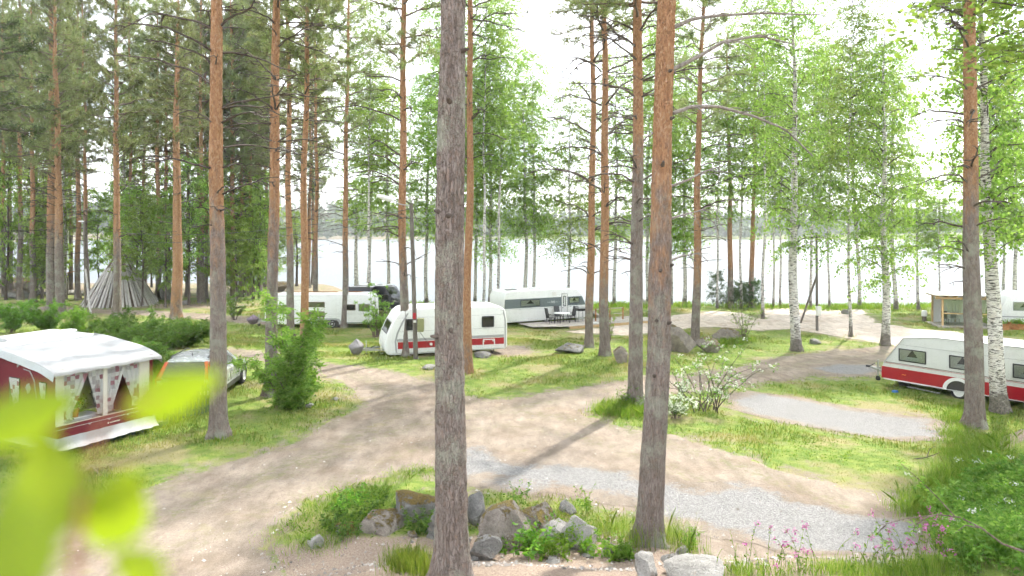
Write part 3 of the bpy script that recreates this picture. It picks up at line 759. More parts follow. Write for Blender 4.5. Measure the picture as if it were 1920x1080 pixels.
def m_wood(name, a, b, sc=(1, 12, 12)):
    k = NT(name); p = k.obj(); n = k.noise(k.scale(p, sc), 3.0, 6, .65); n2 = k.noise(p, 2.0, 3)
    oi = k.n('ShaderNodeObjectInfo')
    c = k.ramp(n, [(.3, a), (.7, b)]); c = k.mix(k.step(n2, .55, .8), c, tuple(v*.6 for v in a))
    hv = k.n('ShaderNodeHueSaturation', Color=c); k.set(hv.inputs['Value'], k.math('ADD', k.math('MULTIPLY', oi.outputs['Random'], .5), .75))
    return k.done(k.bsdf(hv.outputs[0], .85, normal=k.bump(n, .5, .01), spec=.2))
M['grey_wood'] = m_wood('weathered_wood', (.26, .245, .22), (.52, .50, .47), (10, 10, 1.2))
M['brown_wood'] = m_wood('brown_board', (.10, .075, .055), (.25, .20, .155), (10, 10, 1.2))
M['deck_wood'] = m_wood('deck_wood', (.30, .27, .235), (.50, .46, .41), (1.2, 14, 14))
M['raw_wood'] = m_wood('raw_timber', (.36, .235, .11), (.55, .40, .22), (12, 12, 1.5))
M['pole_wood'] = m_wood('pole_wood', (.12, .105, .09), (.27, .245, .215), (9, 9, .8))
def m_rust():
    k = NT('rusty_sheet'); p = k.obj(); n = k.noise(p, 3, 6, .7)
    return k.done(k.bsdf(k.ramp(n, [(.3, (.13, .055, .022)), (.5, (.32, .14, .05)), (.7, (.42, .24, .11))]), .8, spec=.2))
M['rust'] = m_rust()
def m_stone(name, moss=.4, base=((.085, .085, .08), (.20, .195, .185), (.34, .33, .31)), mosscol=((.085, .075, .022), (.20, .16, .05)), flecks=True):
    k = NT(name); o = k.obj(); g = k.n('ShaderNodeNewGeometry'); oi = k.n('ShaderNodeObjectInfo')
    n = k.noise(o, 2.6, 7, .68); nf = k.noise(o, 28, 4, .7); v = k.voro(o, 70, 'F1', 'Color')
    c = k.ramp(k.math('ADD', k.math('MULTIPLY', n, .7), k.math('MULTIPLY', nf, .3)), [(.32, base[0]), (.5, base[1]), (.68, base[2])])
    c = k.mix(.22, c, k.mix(1.0, c, k.ramp(k.sep(v)[0], [(0, .5), (1, 1.5)]), 'MULTIPLY'))
    c = k.mix(k.math('MULTIPLY', k.step(k.noise(o, 5, 5, .7), .58, .7), .45), c, (.36, .25, .17))
    up = k.sep(g.outputs['Normal'])[2]
    mo = k.step(k.math('ADD', k.math('MULTIPLY', up, .40), k.math('MULTIPLY', k.noise(o, 5.0, 8, .75), 1.6)), 1.46-moss, 1.62-moss)
    mc = k.ramp(k.noise(o, 24, 5, .75), [(.3, mosscol[0]), (.7, mosscol[1])])
    c = k.mix(mo, c, mc)
    h = k.math('ADD', k.math('ADD', n, k.math('MULTIPLY', nf, .4)), k.math('MULTIPLY', mo, k.noise(o, 40, 3)))
    return k.done(k.bsdf(c, .88, normal=k.bump(h, 1.0, .09), spec=.2))
M['granite'] = m_stone('granite', .28); M['mossy'] = m_stone('mossy_stone', .40, ((.11, .095, .08), (.24, .21, .18), (.36, .32, .28)), ((.10, .08, .025), (.26, .19, .06))); M['pale_stone'] = m_stone('pale_stone', .08, ((.15, .145, .135), (.28, .27, .25), (.40, .385, .36)))
M['orange_moss'] = m_stone('orange_moss_stone', .50, mosscol=((.10, .075, .025), (.24, .17, .055)))
def m_glass():
    k = NT('clear_glass'); lw = k.n('ShaderNodeLayerWeight', Blend=.35)
    gl = k.n('ShaderNodeBsdfGlossy', Roughness=.03); tr = k.n('ShaderNodeBsdfTransparent', Color=(.86, .9, .88))
    m = k.n('ShaderNodeMixShader'); k.set(m.inputs[0], k.math('ADD', k.math('MULTIPLY', lw.outputs['Fresnel'], .8), .04))
    k.t.links.new(tr.outputs[0], m.inputs[1]); k.t.links.new(gl.outputs[0], m.inputs[2]); return k.done(m.outputs[0])
M['glass'] = m_glass()
k = NT('dark_glass'); M['dark_glass'] = k.done(k.bsdf((.018, .020, .018), .06, spec=.7))
k = NT('tan_blind'); M['blind'] = k.done(k.bsdf(k.ramp(k.noise(k.obj(), 3, 4), [(.3, (.34, .28, .17)), (.7, (.44, .38, .26))]), .7))
k = NT('curtain_print'); o = k.obj(); v = k.voro(k.scale(o, (1, 1, 1)), 9, 'F1', 'Color', .25)
cc = k.ramp(k.sep(v)[0], [(.0, (.66, .66, .65)), (.56, (.66, .66, .65)), (.58, (.36, .18, .21)), (.72, (.36, .18, .21)), (.74, (.45, .43, .44)), (.88, (.45, .43, .44)), (.9, (.62, .6, .6))])
cd = k.bsdf(cc, .8, spec=.1); ctn = k.n('ShaderNodeBsdfTranslucent'); k.set(ctn.inputs[0], cc); cm_ = k.n('ShaderNodeMixShader', Fac=.35)
k.t.links.new(cd, cm_.inputs[1]); k.t.links.new(ctn.outputs[0], cm_.inputs[2]); M['curtain'] = k.done(cm_.outputs[0])
M['lace'] = m_plain('cream_curtain', (.62, .60, .52), .85, dirt=.05)

# ------------------------------------------------------------------ caravan kit (x along the side facing the drive, y to the far side)
def rrect(x0, x1, z0, z1, r, n=4):
    P = []
    for cx, cz, a0 in ((x1-r, z1-r, 0), (x0+r, z1-r, 90), (x0+r, z0+r, 180), (x1-r, z0+r, 270)):
        for i in range(n+1):
            a = math.radians(a0+90*i/n); P.append((cx+r*math.cos(a), cz+r*math.sin(a)))
    return P
def ring(mb, outer, inner, y0, y1):
    n = len(outer); V = [(x, y0, z) for x, z in outer]+[(x, y0, z) for x, z in inner]+[(x, y1, z) for x, z in outer]+[(x, y1, z) for x, z in inner]
    Fs = []
    for i in range(n):
        j = (i+1) % n
        Fs += [(i, j, n+j, n+i), (2*n+i, 3*n+i, 3*n+j, 2*n+j), (i, 2*n+i, 2*n+j, j), (n+i, n+j, 3*n+j, 3*n+i)]
    return mb.add(V, Fs)
def curtain_mesh(x0, x1, z0, z1, y, gather=.0, side=0, nx=16, nz=8, amp=.02, mat='lace', w_bot=1.0):
    V = []
    for j in range(nz+1):
        t = j/nz; z = z1+(z0-z1)*t
        wd = 1-(1-w_bot)*min(1, t/.85)
        for i in range(nx+1):
            u = i/nx
            x = x0+(x1-x0)*(u*wd if side < 0 else (1-(1-u)*wd))
            V.append((x, y+amp*math.sin(u*nx*1.05+.4*math.sin(t*3))*(.4+.6*t), z))
    return mesh_np('curtain', np.array(V), [grid_faces(nx+1, nz+1)], M[mat], smooth=True)
def window(par, x0, x1, z0, z1, y=0.0, style='dark', fm='darktrim', fw=.045, r=.06):
    mb = MB(); ring(mb, rrect(x0, x1, z0, z1, r), rrect(x0+fw, x1-fw, z0+fw, z1-fw, max(.015, r-fw*.6)), y-.03, y+.01)
    w = mb.build('window', M[fm], par)
    back = {'dark': 'dark_glass', 'blind': 'blind', 'lace': 'interior'}[style]
    if style == 'dark':
        MB().prism(rrect(x0+fw*.8, x1-fw*.8, z0+fw*.8, z1-fw*.8, .03), y-.018, y-.002).build('pane', M[back], w)
    else:
        MB().prism(rrect(x0+fw*.8, x1-fw*.8, z0+fw*.8, z1-fw*.8, .03), y-.006, y-.002).build('blind' if style == 'blind' else 'window_back', M[back], w)
        if style == 'lace':
            a = x0+fw*.9; b = x1-fw*.9; c = (a+b)/2
            for s, (p, q) in ((-1, (a, c-.02)), (1, (c+.02, b))):
                link('curtain', curtain_mesh(p, q, z0+fw, z1-fw, y-.013, 0, s, amp=.004, w_bot=.45), w)
            MB().prism([(a, z0+fw), (b, z0+fw), (b-.1, z0+(z1-z0)*.42), (a+.12, z0+(z1-z0)*.38)], y-.0105, y-.0065).build('cushion', M['offwhite'], w)
        MB().prism(rrect(x0+fw*.9, x1-fw*.9, z0+fw*.9, z1-fw*.9, .03), y-.024, y-.021).build('pane', M['glass'], w)
    return w
def wheel(par, x, y, r, wd=.19, rimm='rim', face=-1):
    ax = (0, face, 0)
    mb = MB(); mb.lathe([(r*.62, -wd/2), (r*.9, -wd/2), (r*.98, -wd*.36), (r, -wd*.2), (r, wd*.2), (r*.98, wd*.36), (r*.9, wd/2), (r*.62, wd/2)], ax, (x, y, r), 24)
    w = mb.build('wheel', M['rubber'], par, smooth=True)
    mb = MB(); mb.lathe([(r*.64, wd*.46), (r*.58, wd*.5), (r*.52, wd*.36), (r*.26, wd*.40), (r*.16, wd*.46), (.001, wd*.47)], ax, (x, y, r), 20)
    for i in range(8):
        a = i*math.pi/4; mb.box((x+r*.4*math.cos(a), y+face*wd*.40, r+r*.4*math.sin(a)), (r*.12, .012, r*.12))
    mb.build('rim', M[rimm], w, smooth=True); return w
def caravan_body(par, prof, Wd, mat='white', bevel=.07):
    return MB().prism(prof, 0, Wd).build('body', M[mat], par, bevel=bevel, smooth=True, seg=3, angle=55)
def clip_band(prof, z0, z1, x0=None, x1=None):
    """band between heights z0 and z1 following the body outline"""
    def xs(z):
        c = []
        for (a, b), (p, q) in zip(prof, prof[1:]+prof[:1]):
            if (b-z)*(q-z) < 0: c.append(a+(p-a)*(z-b)/(q-b))
        return min(c), max(c)
    a0, b0 = xs(z0); a1, b1 = xs(z1)
    a0, a1 = (a0, a1) if x0 is None else (max(a0, x0), max(a1, x0)); b0, b1 = (b0, b1) if x1 is None else (min(b0, x1), min(b1, x1))
    return [(a0+.05, z0), (b0-.05, z0), (b1-.05, z1), (a1+.05, z1)]
def band(par, name, prof, z0, z1, mat, y=-.004, x0=None, x1=None):
    return MB().prism(clip_band(prof, z0, z1, x0, x1), y, .02).build(name, M[mat], par)
def drawbar(par, xf, sgn, Wd, z=.42, L=1.25, cover=None, covm='cover'):
    """A-frame in front of xf, pointing along sgn"""
    c = Wd/2; mb = MB()
    for s in (-1, 1): mb.bar((xf-sgn*.3, c+s*.62, z), (xf+sgn*L*.85, c+s*.05, z), .06, .09)
    mb.bar((xf+sgn*L*.7, c, z+.02), (xf+sgn*L*1.05, c, z+.03), .08, .09)
    d = mb.build('drawbar', M['steel'], par)
    mb = MB(); mb.box((xf+sgn*(L*1.08), c, z+.06), (.22, .09, .1)); mb.bar((xf+sgn*L*1.0, c, z+.1), (xf+sgn*L*.8, c, z+.24), .03)
    mb.build('coupling', M['darktrim'], d, bevel=.015)
    mb = MB(); mb.bar((xf+sgn*L*.62, c-.12, .16), (xf+sgn*L*.62, c-.12, z+.42), .045); mb.bar((xf+sgn*L*.62, c-.2, z+.42), (xf+sgn*L*.62, c-.04, z+.42), .025)
    j = mb.build('jockey_post', M['steel'], d)
    MB().lathe([(.03, -.035), (.10, -.035), (.115, 0), (.10, .035), (.03, .035)], (0, 1, 0), (xf+sgn*L*.62, c-.12, .115), 16).build('jockey_wheel', M['rubber'], d, smooth=True)
    mb = MB()
    for y0 in (-.02, .05): mb.tube([(xf+sgn*.1, c+y0, z+.08), (xf+sgn*.3, c+y0-.1, z+.2), (xf+sgn*.55, c+y0, z+.05), (xf+sgn*.8, c+y0, z+.1)], .012, 5)
    mb.build('cable_loop', M['darktrim'], d)
    if cover:
        rng = np.random.default_rng(5); bm = bmesh.new(); bmesh.ops.create_icosphere(bm, subdivisions=4, radius=1)
        for v in bm.verts:
            p = v.co.normalized(); zz = p.z
            k = 1-.78*max(0, zz)**1.1; q = Vector((p.x*cover[0]*k, p.y*cover[1]*k, (zz*.5+.5)**.85*cover[2]))
            f = .20*(float(fbm(p.x*3+5, p.y*3+2, p.z*2, seed=3))-.5)*2*cover[0]; v.co = q+Vector((p.x, p.y, .3*p.z))*f
        me = bpy.data.meshes.new('hitch_cover'); bm.to_mesh(me); bm.free(); me.materials.append(M[covm])
        me.polygons.foreach_set('use_smooth', np.ones(len(me.polygons), bool))
        o = link('hitch_cover', me, par, (xf+sgn*L*.98, c, z-.28))
def steady(par, x, y, z=.35):
    mb = MB(); mb.bar((x, y, z), (x+.12, y, .03), .04); mb.bar((x+.24, y, z), (x+.12, y, .03), .03); mb.box((x+.12, y, .015), (.14, .1, .03)); mb.build('steady_leg', M['darktrim'], par)
def roof_bits(par, items):
    for (x, y, z, sx, sy, sz, mt) in items:
        MB().box((x, y, z), (sx, sy, sz), taper=.86).build('roof_vent', M[mt], par, bevel=.02)
def rot_of(d): return math.atan2(d[1], d[0])

# --- red-striped caravan in the middle
def caravan_red_stripe():
    a = hit(722, 670); b = hit(950, 660); d = Vector((.954, .30, 0)).normalized(); zc = min(a.z, b.z)+.02
    t = thing('caravan', 'white touring caravan with red stripe between pine trunks, grey hitch cover', 'caravan', (a.x, a.y, zc), rot_of(d))
    L, Wd = 6.05, 2.3
    pf = [(.32, .22), (.10, .28), (-.02, .50), (.0, .85), (.10, 1.2), (.34, 1.72), (.60, 2.14), (.84, 2.33), (1.2, 2.42), (5.3, 2.42), (5.72, 2.36), (5.95, 2.18), (6.05, 1.6), (6.05, .42), (5.95, .27)]
    caravan_body(t, pf, Wd)
    band(t, 'red_stripe', pf, .52, .84, 'red', x0=.55, x1=5.92); band(t, 'grey_stripe', pf, .86, .99, 'greytrim', x0=.5, x1=5.92)
    for z in (1.33, 1.98): band(t, 'panel_seam', pf, z, z+.012, 'greytrim', -.003, .45, 6.0)
    band(t, 'floor_trim', pf, .29, .315, 'greytrim', -.008, .3, 5.9)
    tr = [(.50, .34), (.57, .34), (.53, .9), (.62, 1.25), (.85, 1.75), (1.12, 2.2), (1.04, 2.2), (.77, 1.76), (.54, 1.27), (.45, .9)]
    MB().prism(tr, -.010, .01).build('corner_trim', M['greytrim'], t)
    MB().prism([(5.9, .36), (5.96, .36), (5.96, 1.7), (5.86, 2.2), (5.80, 2.2), (5.9, 1.7)], -.010, .01).build('corner_trim', M['greytrim'], t)
    for x0, x1 in ((.98, 1.86), (2.78, 3.2), (4.72, 5.36)): window(t, x0, x1, 1.38, 1.93 if x0 != 2.78 else 1.86)
    # front window lies on the sloping nose
    p0, p1 = Vector((.36, 0, 1.76)), Vector((.105, 0, 1.21)); n = Vector((-(p0.z-p1.z), 0, (p0.x-p1.x))).normalized()
    for nm, ins, off, mt in (('window', .0, .012, 'darktrim'), ('pane', .05, .02, 'dark_glass')):
        u = (p0-p1).normalized(); A, B = p1+u*ins, p0-u*ins
        V = [(q+n*o+Vector((0, yy, 0))) for o in (-.02, off) for q, yy in ((A, .3+ins), (A, 2.0-ins), (B, 2.0-ins), (B, .3+ins))]
        o = MB().add(V, [(0, 1, 2, 3), (7, 6, 5, 4), (0, 4, 5, 1), (1, 5, 6, 2), (2, 6, 7, 3), (3, 7, 4, 0)]).build(nm, M[mt], t if nm == 'window' else fw_)
        if nm == 'window': fw_ = o
    mb = MB(); ring(mb, rrect(4.78, 5.40, .36, .80, .03), rrect(4.83, 5.35, .41, .75, .02), -.022, .0); h = mb.build('hatch', M['white'], t)
    for x in (4.84, 5.3): MB().box((x, -.03, .70), (.07, .02, .05)).build('latch', M['white'], h)
    MB().lathe([(.001, .03), (.06, .03), (.075, .0)], (0, -1, 0), (2.2, 0, .68), 16).build('socket', M['white'], t)
    MB().box((3.3, -.012, .68), (.05, .02, .07)).build('reflector', M['orange'], t)
    wheel(t, 3.35, .14, .31); wheel(t, 3.35, 2.16, .31, face=1)
    steady(t, 5.2, .2); steady(t, 5.2, 2.0); steady(t, .6, .2)
    mb = MB(); mb.b2((4.6, .5, .12), (4.75, 1.8, .24)); mb.build('axle_beam', M['darktrim'], t)
    roof_bits(t, [(2.2, 1.1, 2.45, .5, .5, .09, 'white'), (4.1, 1.0, 2.45, .75, .6, .12, 'white'), (5.0, 1.5, 2.44, .4, .4, .07, 'greytrim')])
    MB().prism([(1.6, 2.40), (5.3, 2.40), (5.3, 2.425), (1.6, 2.425)], 2.2, 2.29).build('awning_rail', M['greytrim'], t)
    drawbar(t, 0, -1, Wd, .40, 1.25, (.34, .36, .82))
    MB().bar((-.12, .55, .4), (-.12, .55, 1.15), .05).build('stay_pole', M['white'], t)
caravan_red_stripe()

# --- long twin-axle caravan behind
def caravan_twin():
    a = hit(497, 616); t = thing('caravan', 'long white twin axle caravan with tan window blinds behind the pines', 'caravan', (a.x, a.y, a.z), .02)
    L, Wd = 8.1, 2.45
    pf = [(.25, .28), (.05, .35), (-.05, .7), (-.02, 1.3), (.12, 1.9), (.30, 2.2), (.6, 2.42), (7.2, 2.42), (7.5, 2.3), (7.68, 2.0), (7.72, .5), (7.62, .32)]
    caravan_body(t, pf, Wd)
    for z in (1.02, 2.0): band(t, 'panel_seam', pf, z, z+.014, 'greytrim', -.003)
    band(t, 'lower_trim', pf, .36, .42, 'slate', -.006, 5.5, 7.6)
    band(t, 'roof_rail', pf, 2.30, 2.34, 'greytrim', -.010, .5, 7.3)
    window(t, .9, 2.05, 1.05, 1.72, style='blind', fm='greytrim')
    window(t, 2.95, 4.25, 1.52, 1.90, style='blind', fm='brown_wood'); window(t, 2.95, 4.25, .82, 1.22, style='blind', fm='brown_wood')
    window(t, 5.55, 6.45, 1.28, 1.72, style='dark', fm='brown_wood'); window(t, 6.65, 7.5, 1.22, 1.76, style='blind', fm='greytrim')
    arch = [(3.35, .28), (3.45, .5), (3.62, .66), (3.85, .72), (5.05, .72), (5.28, .66), (5.42, .5), (5.5, .28)]
    MB().prism(arch, -.02, .05).build('wheel_arch', M['greytrim'], t)
    MB().prism([(3.6, .05), (3.6, .45), (3.75, .58), (5.1, .58), (5.25, .45), (5.25, .05)], -.024, .30).build('arch_lining', M['interior'], t)
    for x in (4.05, 4.78): wheel(t, x, .06, .32, .19)
    for x in (4.05, 4.78): wheel(t, x, 2.38, .32, .19, face=1)
    MB().box((4.6, -.02, .84), (.16, .04, .14)).build('socket', M['white'], t)
    MB().box((5.6, -.012, .80), (.16, .02, .22)).build('service_flap', M['cream'], t); MB().lathe([(.001, .03), (.05, .03), (.06, 0)], (0, -1, 0), (4.35, 0, 1.1), 12).build('lamp', M['lamp_white'], t)
    steady(t, 7.2, .25); steady(t, .7, .25)
    roof_bits(t, [(2.4, 1.2, 2.45, .6, .5, .1, 'white'), (5.2, 1.2, 2.45, .8, .6, .12, 'cream'), (6.8, 1.4, 2.45, .4, .4, .08, 'white')])
    MB().prism([(1.0, 2.42), (6.8, 2.42), (6.8, 2.47), (1.0, 2.47)], 1.9, 2.0).build('roof_rack', M['rust'], t)
    drawbar(t, 0, -1, Wd, .42, 1.3, (.42, .38, .72), 'purple_cover')
caravan_twin()

# --- caravan with the slate band, on the deck
def caravan_slate():
    a = hit(953, 613); b = hit(1122, 600); d = Vector((b.x-a.x, b.y-a.y, 0)).normalized(); d = Vector((d.x, max(d.y, .38), 0)).normalized()
    t = thing('caravan', 'large white caravan with slate grey band and door beside wooden deck', 'caravan', (a.x-.3, a.y, min(a.z, b.z)+.06), rot_of(d))
    L, Wd = 7.3, 2.5
    pf = [(.1, .2), (0, .3), (-.03, 1.6), (.02, 2.1), (.2, 2.42), (.5, 2.52), (5.9, 2.52), (6.3, 2.42), (6.7, 2.0), (7.05, 1.35), (7.3, .9), (7.36, .5), (7.2, .26)]
    caravan_body(t, pf, Wd)
    band(t, 'slate_band', pf, 1.24, 1.92, 'slate'); band(t, 'seam', pf, 1.15, 1.17, 'greytrim', -.003); band(t, 'skirt', pf, .26, .50, 'cream', -.012)
    window(t, 1.35, 3.0, 1.33, 1.83, style='lace'); window(t, 5.55, 6.45, 1.40, 1.86, style='lace')
    mb = MB(); ring(mb, rrect(4.85, 5.4, .42, 2.2, .08), rrect(4.89, 5.36, .46, 2.16, .06), -.03, 0); dr = mb.build('door', M['greytrim'], t)
    MB().prism(rrect(4.89, 5.36, .46, 2.16, .05), -.02, .01).build('door_leaf', M['white'], dr)
    MB().prism(rrect(5.0, 5.26, 1.2, 2.0, .05), -.032, -.018).build('pane', M['dark_glass'], dr); MB().prism(rrect(5.06, 5.2, 1.26, 1.94, .03), -.036, -.030).build('blind', M['offwhite'], dr)
    MB().box((4.96, -.045, 1.1), (.08, .05, .04)).build('handle', M['darktrim'], dr)
    mb = MB()                                                     # emblem on the band: a framed box between two lines
    ring(mb, rrect(3.95, 4.28, 1.48, 1.66, .02), rrect(3.97, 4.26, 1.50, 1.64, .015), -.008, -.003)
    for x0, x1 in ((3.62, 3.93), (4.30, 4.6)): mb.b2((x0, -.008, 1.56), (x1, -.003, 1.58))
    for x in (4.02, 4.1, 4.18): mb.b2((x, -.008, 1.53), (x+.05, -.003, 1.61))
    mb.build('emblem', M['offwhite'], t)
    MB().prism(rrect(4.05, 4.4, 2.02, 2.32, .03), -.012, 0).build('vent', M['cream'], t); MB().prism(rrect(4.05, 4.4, .8, 1.0, .03), -.012, 0).build('vent', M['cream'], t)
    wheel(t, 3.6, .16, .33); roof_bits(t, [(1.0, .9, 2.55, .9, .5, .07, 'darktrim'), (3.2, 1.2, 2.56, .8, .7, .14, 'white'), (5.1, 1.2, 2.55, .5, .5, .08, 'white')])
    drawbar(t, 7.3, 1, Wd, .42, 1.2, (.3, .3, .5))
    return t, d
slate_van, slate_dir = caravan_slate()

# --- red and white caravan on the right
def caravan_old():
    a = hit(1650, 722); d = Vector((.575, -.818, 0))
    t = thing('caravan', 'older white caravan with broad red lower side and lace curtains on the right', 'caravan', (a.x+.02, a.y-.1, a.z-.03), rot_of(d))
    L, Wd = 6.9, 2.25
    pf = [(.08, .34), (-.02, .45), (-.02, .86), (.10, 1.08), (.50, 1.62), (.92, 2.22), (2.1, 2.40), (6.0, 2.42), (6.5, 2.32), (6.85, 1.5), (6.9, .6), (6.8, .36)]
    caravan_body(t, pf, Wd, 'offwhite', .035)
    MB().prism([(.0, .40), (2.55, .40), (2.62, .62), (2.82, .80), (3.1, .86), (3.38, .80), (3.58, .62), (3.65, .40), (6.82, .40), (6.88, .9), (.0, .9)], -.006, .02).build('red_panel', M['red'], t)
    band(t, 'lower_sill', pf, .345, .40, 'white', -.014, .1, 2.5); band(t, 'lower_sill', pf, .345, .40, 'white', -.014, 3.7, 6.8)
    mb = MB(); arc_o = [(3.1+.60*math.cos(math.pi*i/14), .34+.56*math.sin(math.pi*i/14)) for i in range(15)]; arc_i = [(3.1+.46*math.cos(math.pi*i/14), .34+.43*math.sin(math.pi*i/14)) for i in range(15)]
    for i in range(14): mb.prism([arc_o[i], arc_o[i+1], arc_i[i+1], arc_i[i]], -.03, .02)
    mb.build('wheel_arch', M['white'], t); MB().prism(arc_i, -.004, .25).build('arch_lining', M['interior'], t)
    wheel(t, 3.1, .10, .33, .19, 'white'); wheel(t, 3.1, 2.15, .33, .19, 'white', 1)
    for z0, z1, mt in ((.905, .925, 'cream'), (1.06, 1.075, 'red'), (1.10, 1.125, 'brown_wood'), (1.93, 1.945, 'greytrim')): band(t, 'trim_line', pf, z0, z1, mt, -.008)
    mb = MB()
    for (x0, z0), (x1, z1) in zip(pf[3:8], pf[4:9]): mb.bar((x0, -.01, z0), (x1, -.01, z1), .03, .03)
    mb.build('edge_trim', M['greytrim'], t)
    window(t, .74, 1.86, 1.24, 1.78, style='lace', r=.02); window(t, 2.75, 3.75, 1.24, 1.78, style='lace', r=.02); window(t, 5.0, 6.1, 1.24, 1.78, style='lace', r=.02)
    MB().box((.95, -.016, .66), (.16, .02, .035)).build('reflector', M['orange'], t)
    steady(t, .55, .3); steady(t, 6.0, .3)
    mb = MB(); mb.b2((.4, .5, .22), (6.4, .6, .32)); mb.b2((.4, 1.6, .22), (6.4, 1.7, .32)); mb.b2((2.9, .2, .26), (3.3, 2.0, .36)); mb.build('chassis', M['darktrim'], t)
    mb = MB(); mb.bar((.9, .4, .1), (2.2, .4, .06), .16, .02); mb.build('step_board', M['white'], t)
    roof_bits(t, [(2.6, 1.1, 2.44, .45, .45, .08, 'white')])
    drawbar(t, 0, -1, Wd, .52, 1.1)
    wheel(t, .75, .5, .24, .16, 'darktrim')
    b = hit(1678, 736); MB().box((b.x, b.y, b.z+.05), (.25, .2, .1), .4, taper=.7).build('plastic_tub', M['blue_plastic'], None, bevel=.03)
    tag(bpy.data.objects['plastic_tub'], 'small blue plastic tub on the grass under right caravan nose', 'tub')
caravan_old()

# --- the awning and its caravan on the left
def awning():
    c = hit(104, 856); e = hit(308, 800); d = Vector((e.x-c.x, e.y-c.y, 0)); Lf = d.length; d.normalize(); z = max(c.z, e.z)
    r = rot_of(d)
    pl = thing('awning_platform', 'low dark green timber platform under the burgundy awning', 'platform', (c.x, c.y, z), r)
    DP = 2.7
    MB().b2((-.05, .06, -.25), (Lf+.1, DP, .12)).build('floor', M['brown_wood'], pl)
    for i, zz in enumerate((-.04, .10)): MB().b2((-.10, 0, zz-.065), (Lf+.15, .05, zz+.065)).build('fascia_board', M['green_paint'], pl)
    MB().b2((-.15, .05, -.1), (-.10, DP, .16)).build('fascia_board', M['green_paint'], pl)
    t = thing('caravan_awning', 'burgundy canvas awning with white roof and patterned curtains in open front', 'awning', (c.x, c.y, z+.16), r)
    Z0, Z1, ZB = .0, 2.08, 2.42; Lf -= .40
    # roof: sagging canvas with overhang
    nx, ny = 28, 16; V = []
    for j in range(ny+1):
        v = j/ny
        for i in range(nx+1):
            u = i/nx; x = -.16+(Lf+.32)*u; y = -.22+(DP+.25)*v
            zz = Z1+.03+(ZB-Z1)*math.sin(v*1.45)/math.sin(1.45)-.05*math.sin(u*math.pi*3)**2*math.sin(v*math.pi)-(.09*(1-v)**6)+.012*math.sin(u*37+v*9)
            V.append((x, y, zz))
    me = mesh_np('roof', np.array(V), [grid_faces(nx+1, ny+1)], M['canvas'], smooth=True); o = link('roof', me, t)
    sm = o.modifiers.new('s', 'SOLIDIFY'); sm.thickness = .012
    # valance along the left slope and front eave
    val = []
    for i in range(ny+1): v = V[i*(nx+1)]; val += [v, (v[0]-.02, v[1]+.01, v[2]-.20-.008*math.sin(i*1.3))]
    q = np.array([[2*i, 2*i+2, 2*i+3, 2*i+1] for i in range(ny)]); link('valance', mesh_np('valance', np.array(val), [q], M['greycanvas'], smooth=True), t)
    val = []
    for i in range(ny+1): v = V[i*(nx+1)+nx]; val += [v, (v[0]+.02, v[1]+.01, v[2]-.20)]
    link('valance', mesh_np('valance', np.array(val), [q], M['canvas'], smooth=True), t)
    val = []
    for i in range(nx+1): v = V[i]; val += [v, (v[0], v[1]-.01, v[2]-.07-.004*math.sin(i*2.1))]
    q2 = np.array([[2*i, 2*i+2, 2*i+3, 2*i+1] for i in range(nx)]); link('valance', mesh_np('valance', np.array(val), [q2], M['canvas'], smooth=True), t)
    # front wall (y=0): sill panel, posts, curtains
    PW = [(0, .20), (Lf*.46, Lf*.46+.12), (Lf-.42, Lf-.10)]
    for x0, x1 in PW: MB().b2((x0, -.02, .62), (x1, .03, Z1)).build('front_panel', M['beige'], t)
    MB().b2((Lf-.10, -.03, .0), (Lf+.0, .03, Z1)).build('corner_strip', M['burgundy'], t)
    MB().b2((0, -.025, .27), (Lf-.1, .02, .62)).build('sill_panel', M['burgundy'], t)
    MB().b2((0, -.03, .60), (Lf-.1, -.022, .625)).build('piping', M['beige'], t)
    MB().b2((0, -.03, .495), (Lf-.1, -.024, .51)).build('piping', M['canvas'], t)
    for i in range(3): MB().prism([(Lf*(.32+.2*i)-.05, .50), (Lf*(.32+.2*i)+.05, .50), (Lf*(.32+.2*i), .46)], -.034, -.025).build('hook_flap', M['canvas'], t)
    mb = MB()                                                   # small woven maker's mark on the sill panel
    mb.prism([(Lf*.5, .38), (Lf*.5+.03, .41), (Lf*.5+.06, .38), (Lf*.5+.03, .35)], -.032, -.024)
    for i in range(8): mb.b2((Lf*.5+.09+i*.035, -.032, .365), (Lf*.5+.115+i*.035, -.024, .395))
    mb.build('maker_mark', M['beige'], t)
    for x0, x1, s in ((.21, .95, -1), (.78, Lf*.46, 1), (Lf*.46+.12, Lf*.46+.72, -1), (Lf-1.05, Lf-.42, 1)):
        link('curtain', curtain_mesh(x0, x1, .68, Z1-.02, .02, 0, s, 22, 14, .03, 'curtain', .30), t)
    # skirt: crumpled white mud flap
    V2 = []; n = 60
    for i in range(n+1):
        x = -.05+(Lf+.12)*i/n; w = .012*math.sin(i*.8)+.012*math.sin(i*.31+1)
        for (yy, zz) in ((-.02, .30), (-.06+w*.6, .16), (-.16+w*1.6, .03), (-.24+w*2.2, .0)): V2.append((x, yy, zz))
    link('skirt', mesh_np('skirt', np.array(V2), [grid_faces(4, n+1)], M['canvas'], smooth=True), t)
    # left gable wall, burgundy
    gp = [(0, .25), (DP, .25), (DP, ZB-.06), (DP*.5, Z1+.15), (0, Z1-.04)]
    MB().prism(gp, -.0, .03, 'yz').build('gable_wall', M['burgundy'], t)
    for (y0, y1) in ((.38, .72), (1.62, 2.15)):
        w = MB().prism(rrect(y0, y1, .75, 1.72, .04), -.012, .0, 'yz').build('gable_window', M['dark_glass'], t)
        cm = curtain_mesh(y0+.02, y1-.02, .78, 1.70, -.02, 0, -1, 12, 10, .012, 'curtain', .55)
        o = link('curtain', cm, w, (0, 0, 0), (0, 0, math.radians(90))); o.location = (-.045, 0, 0)
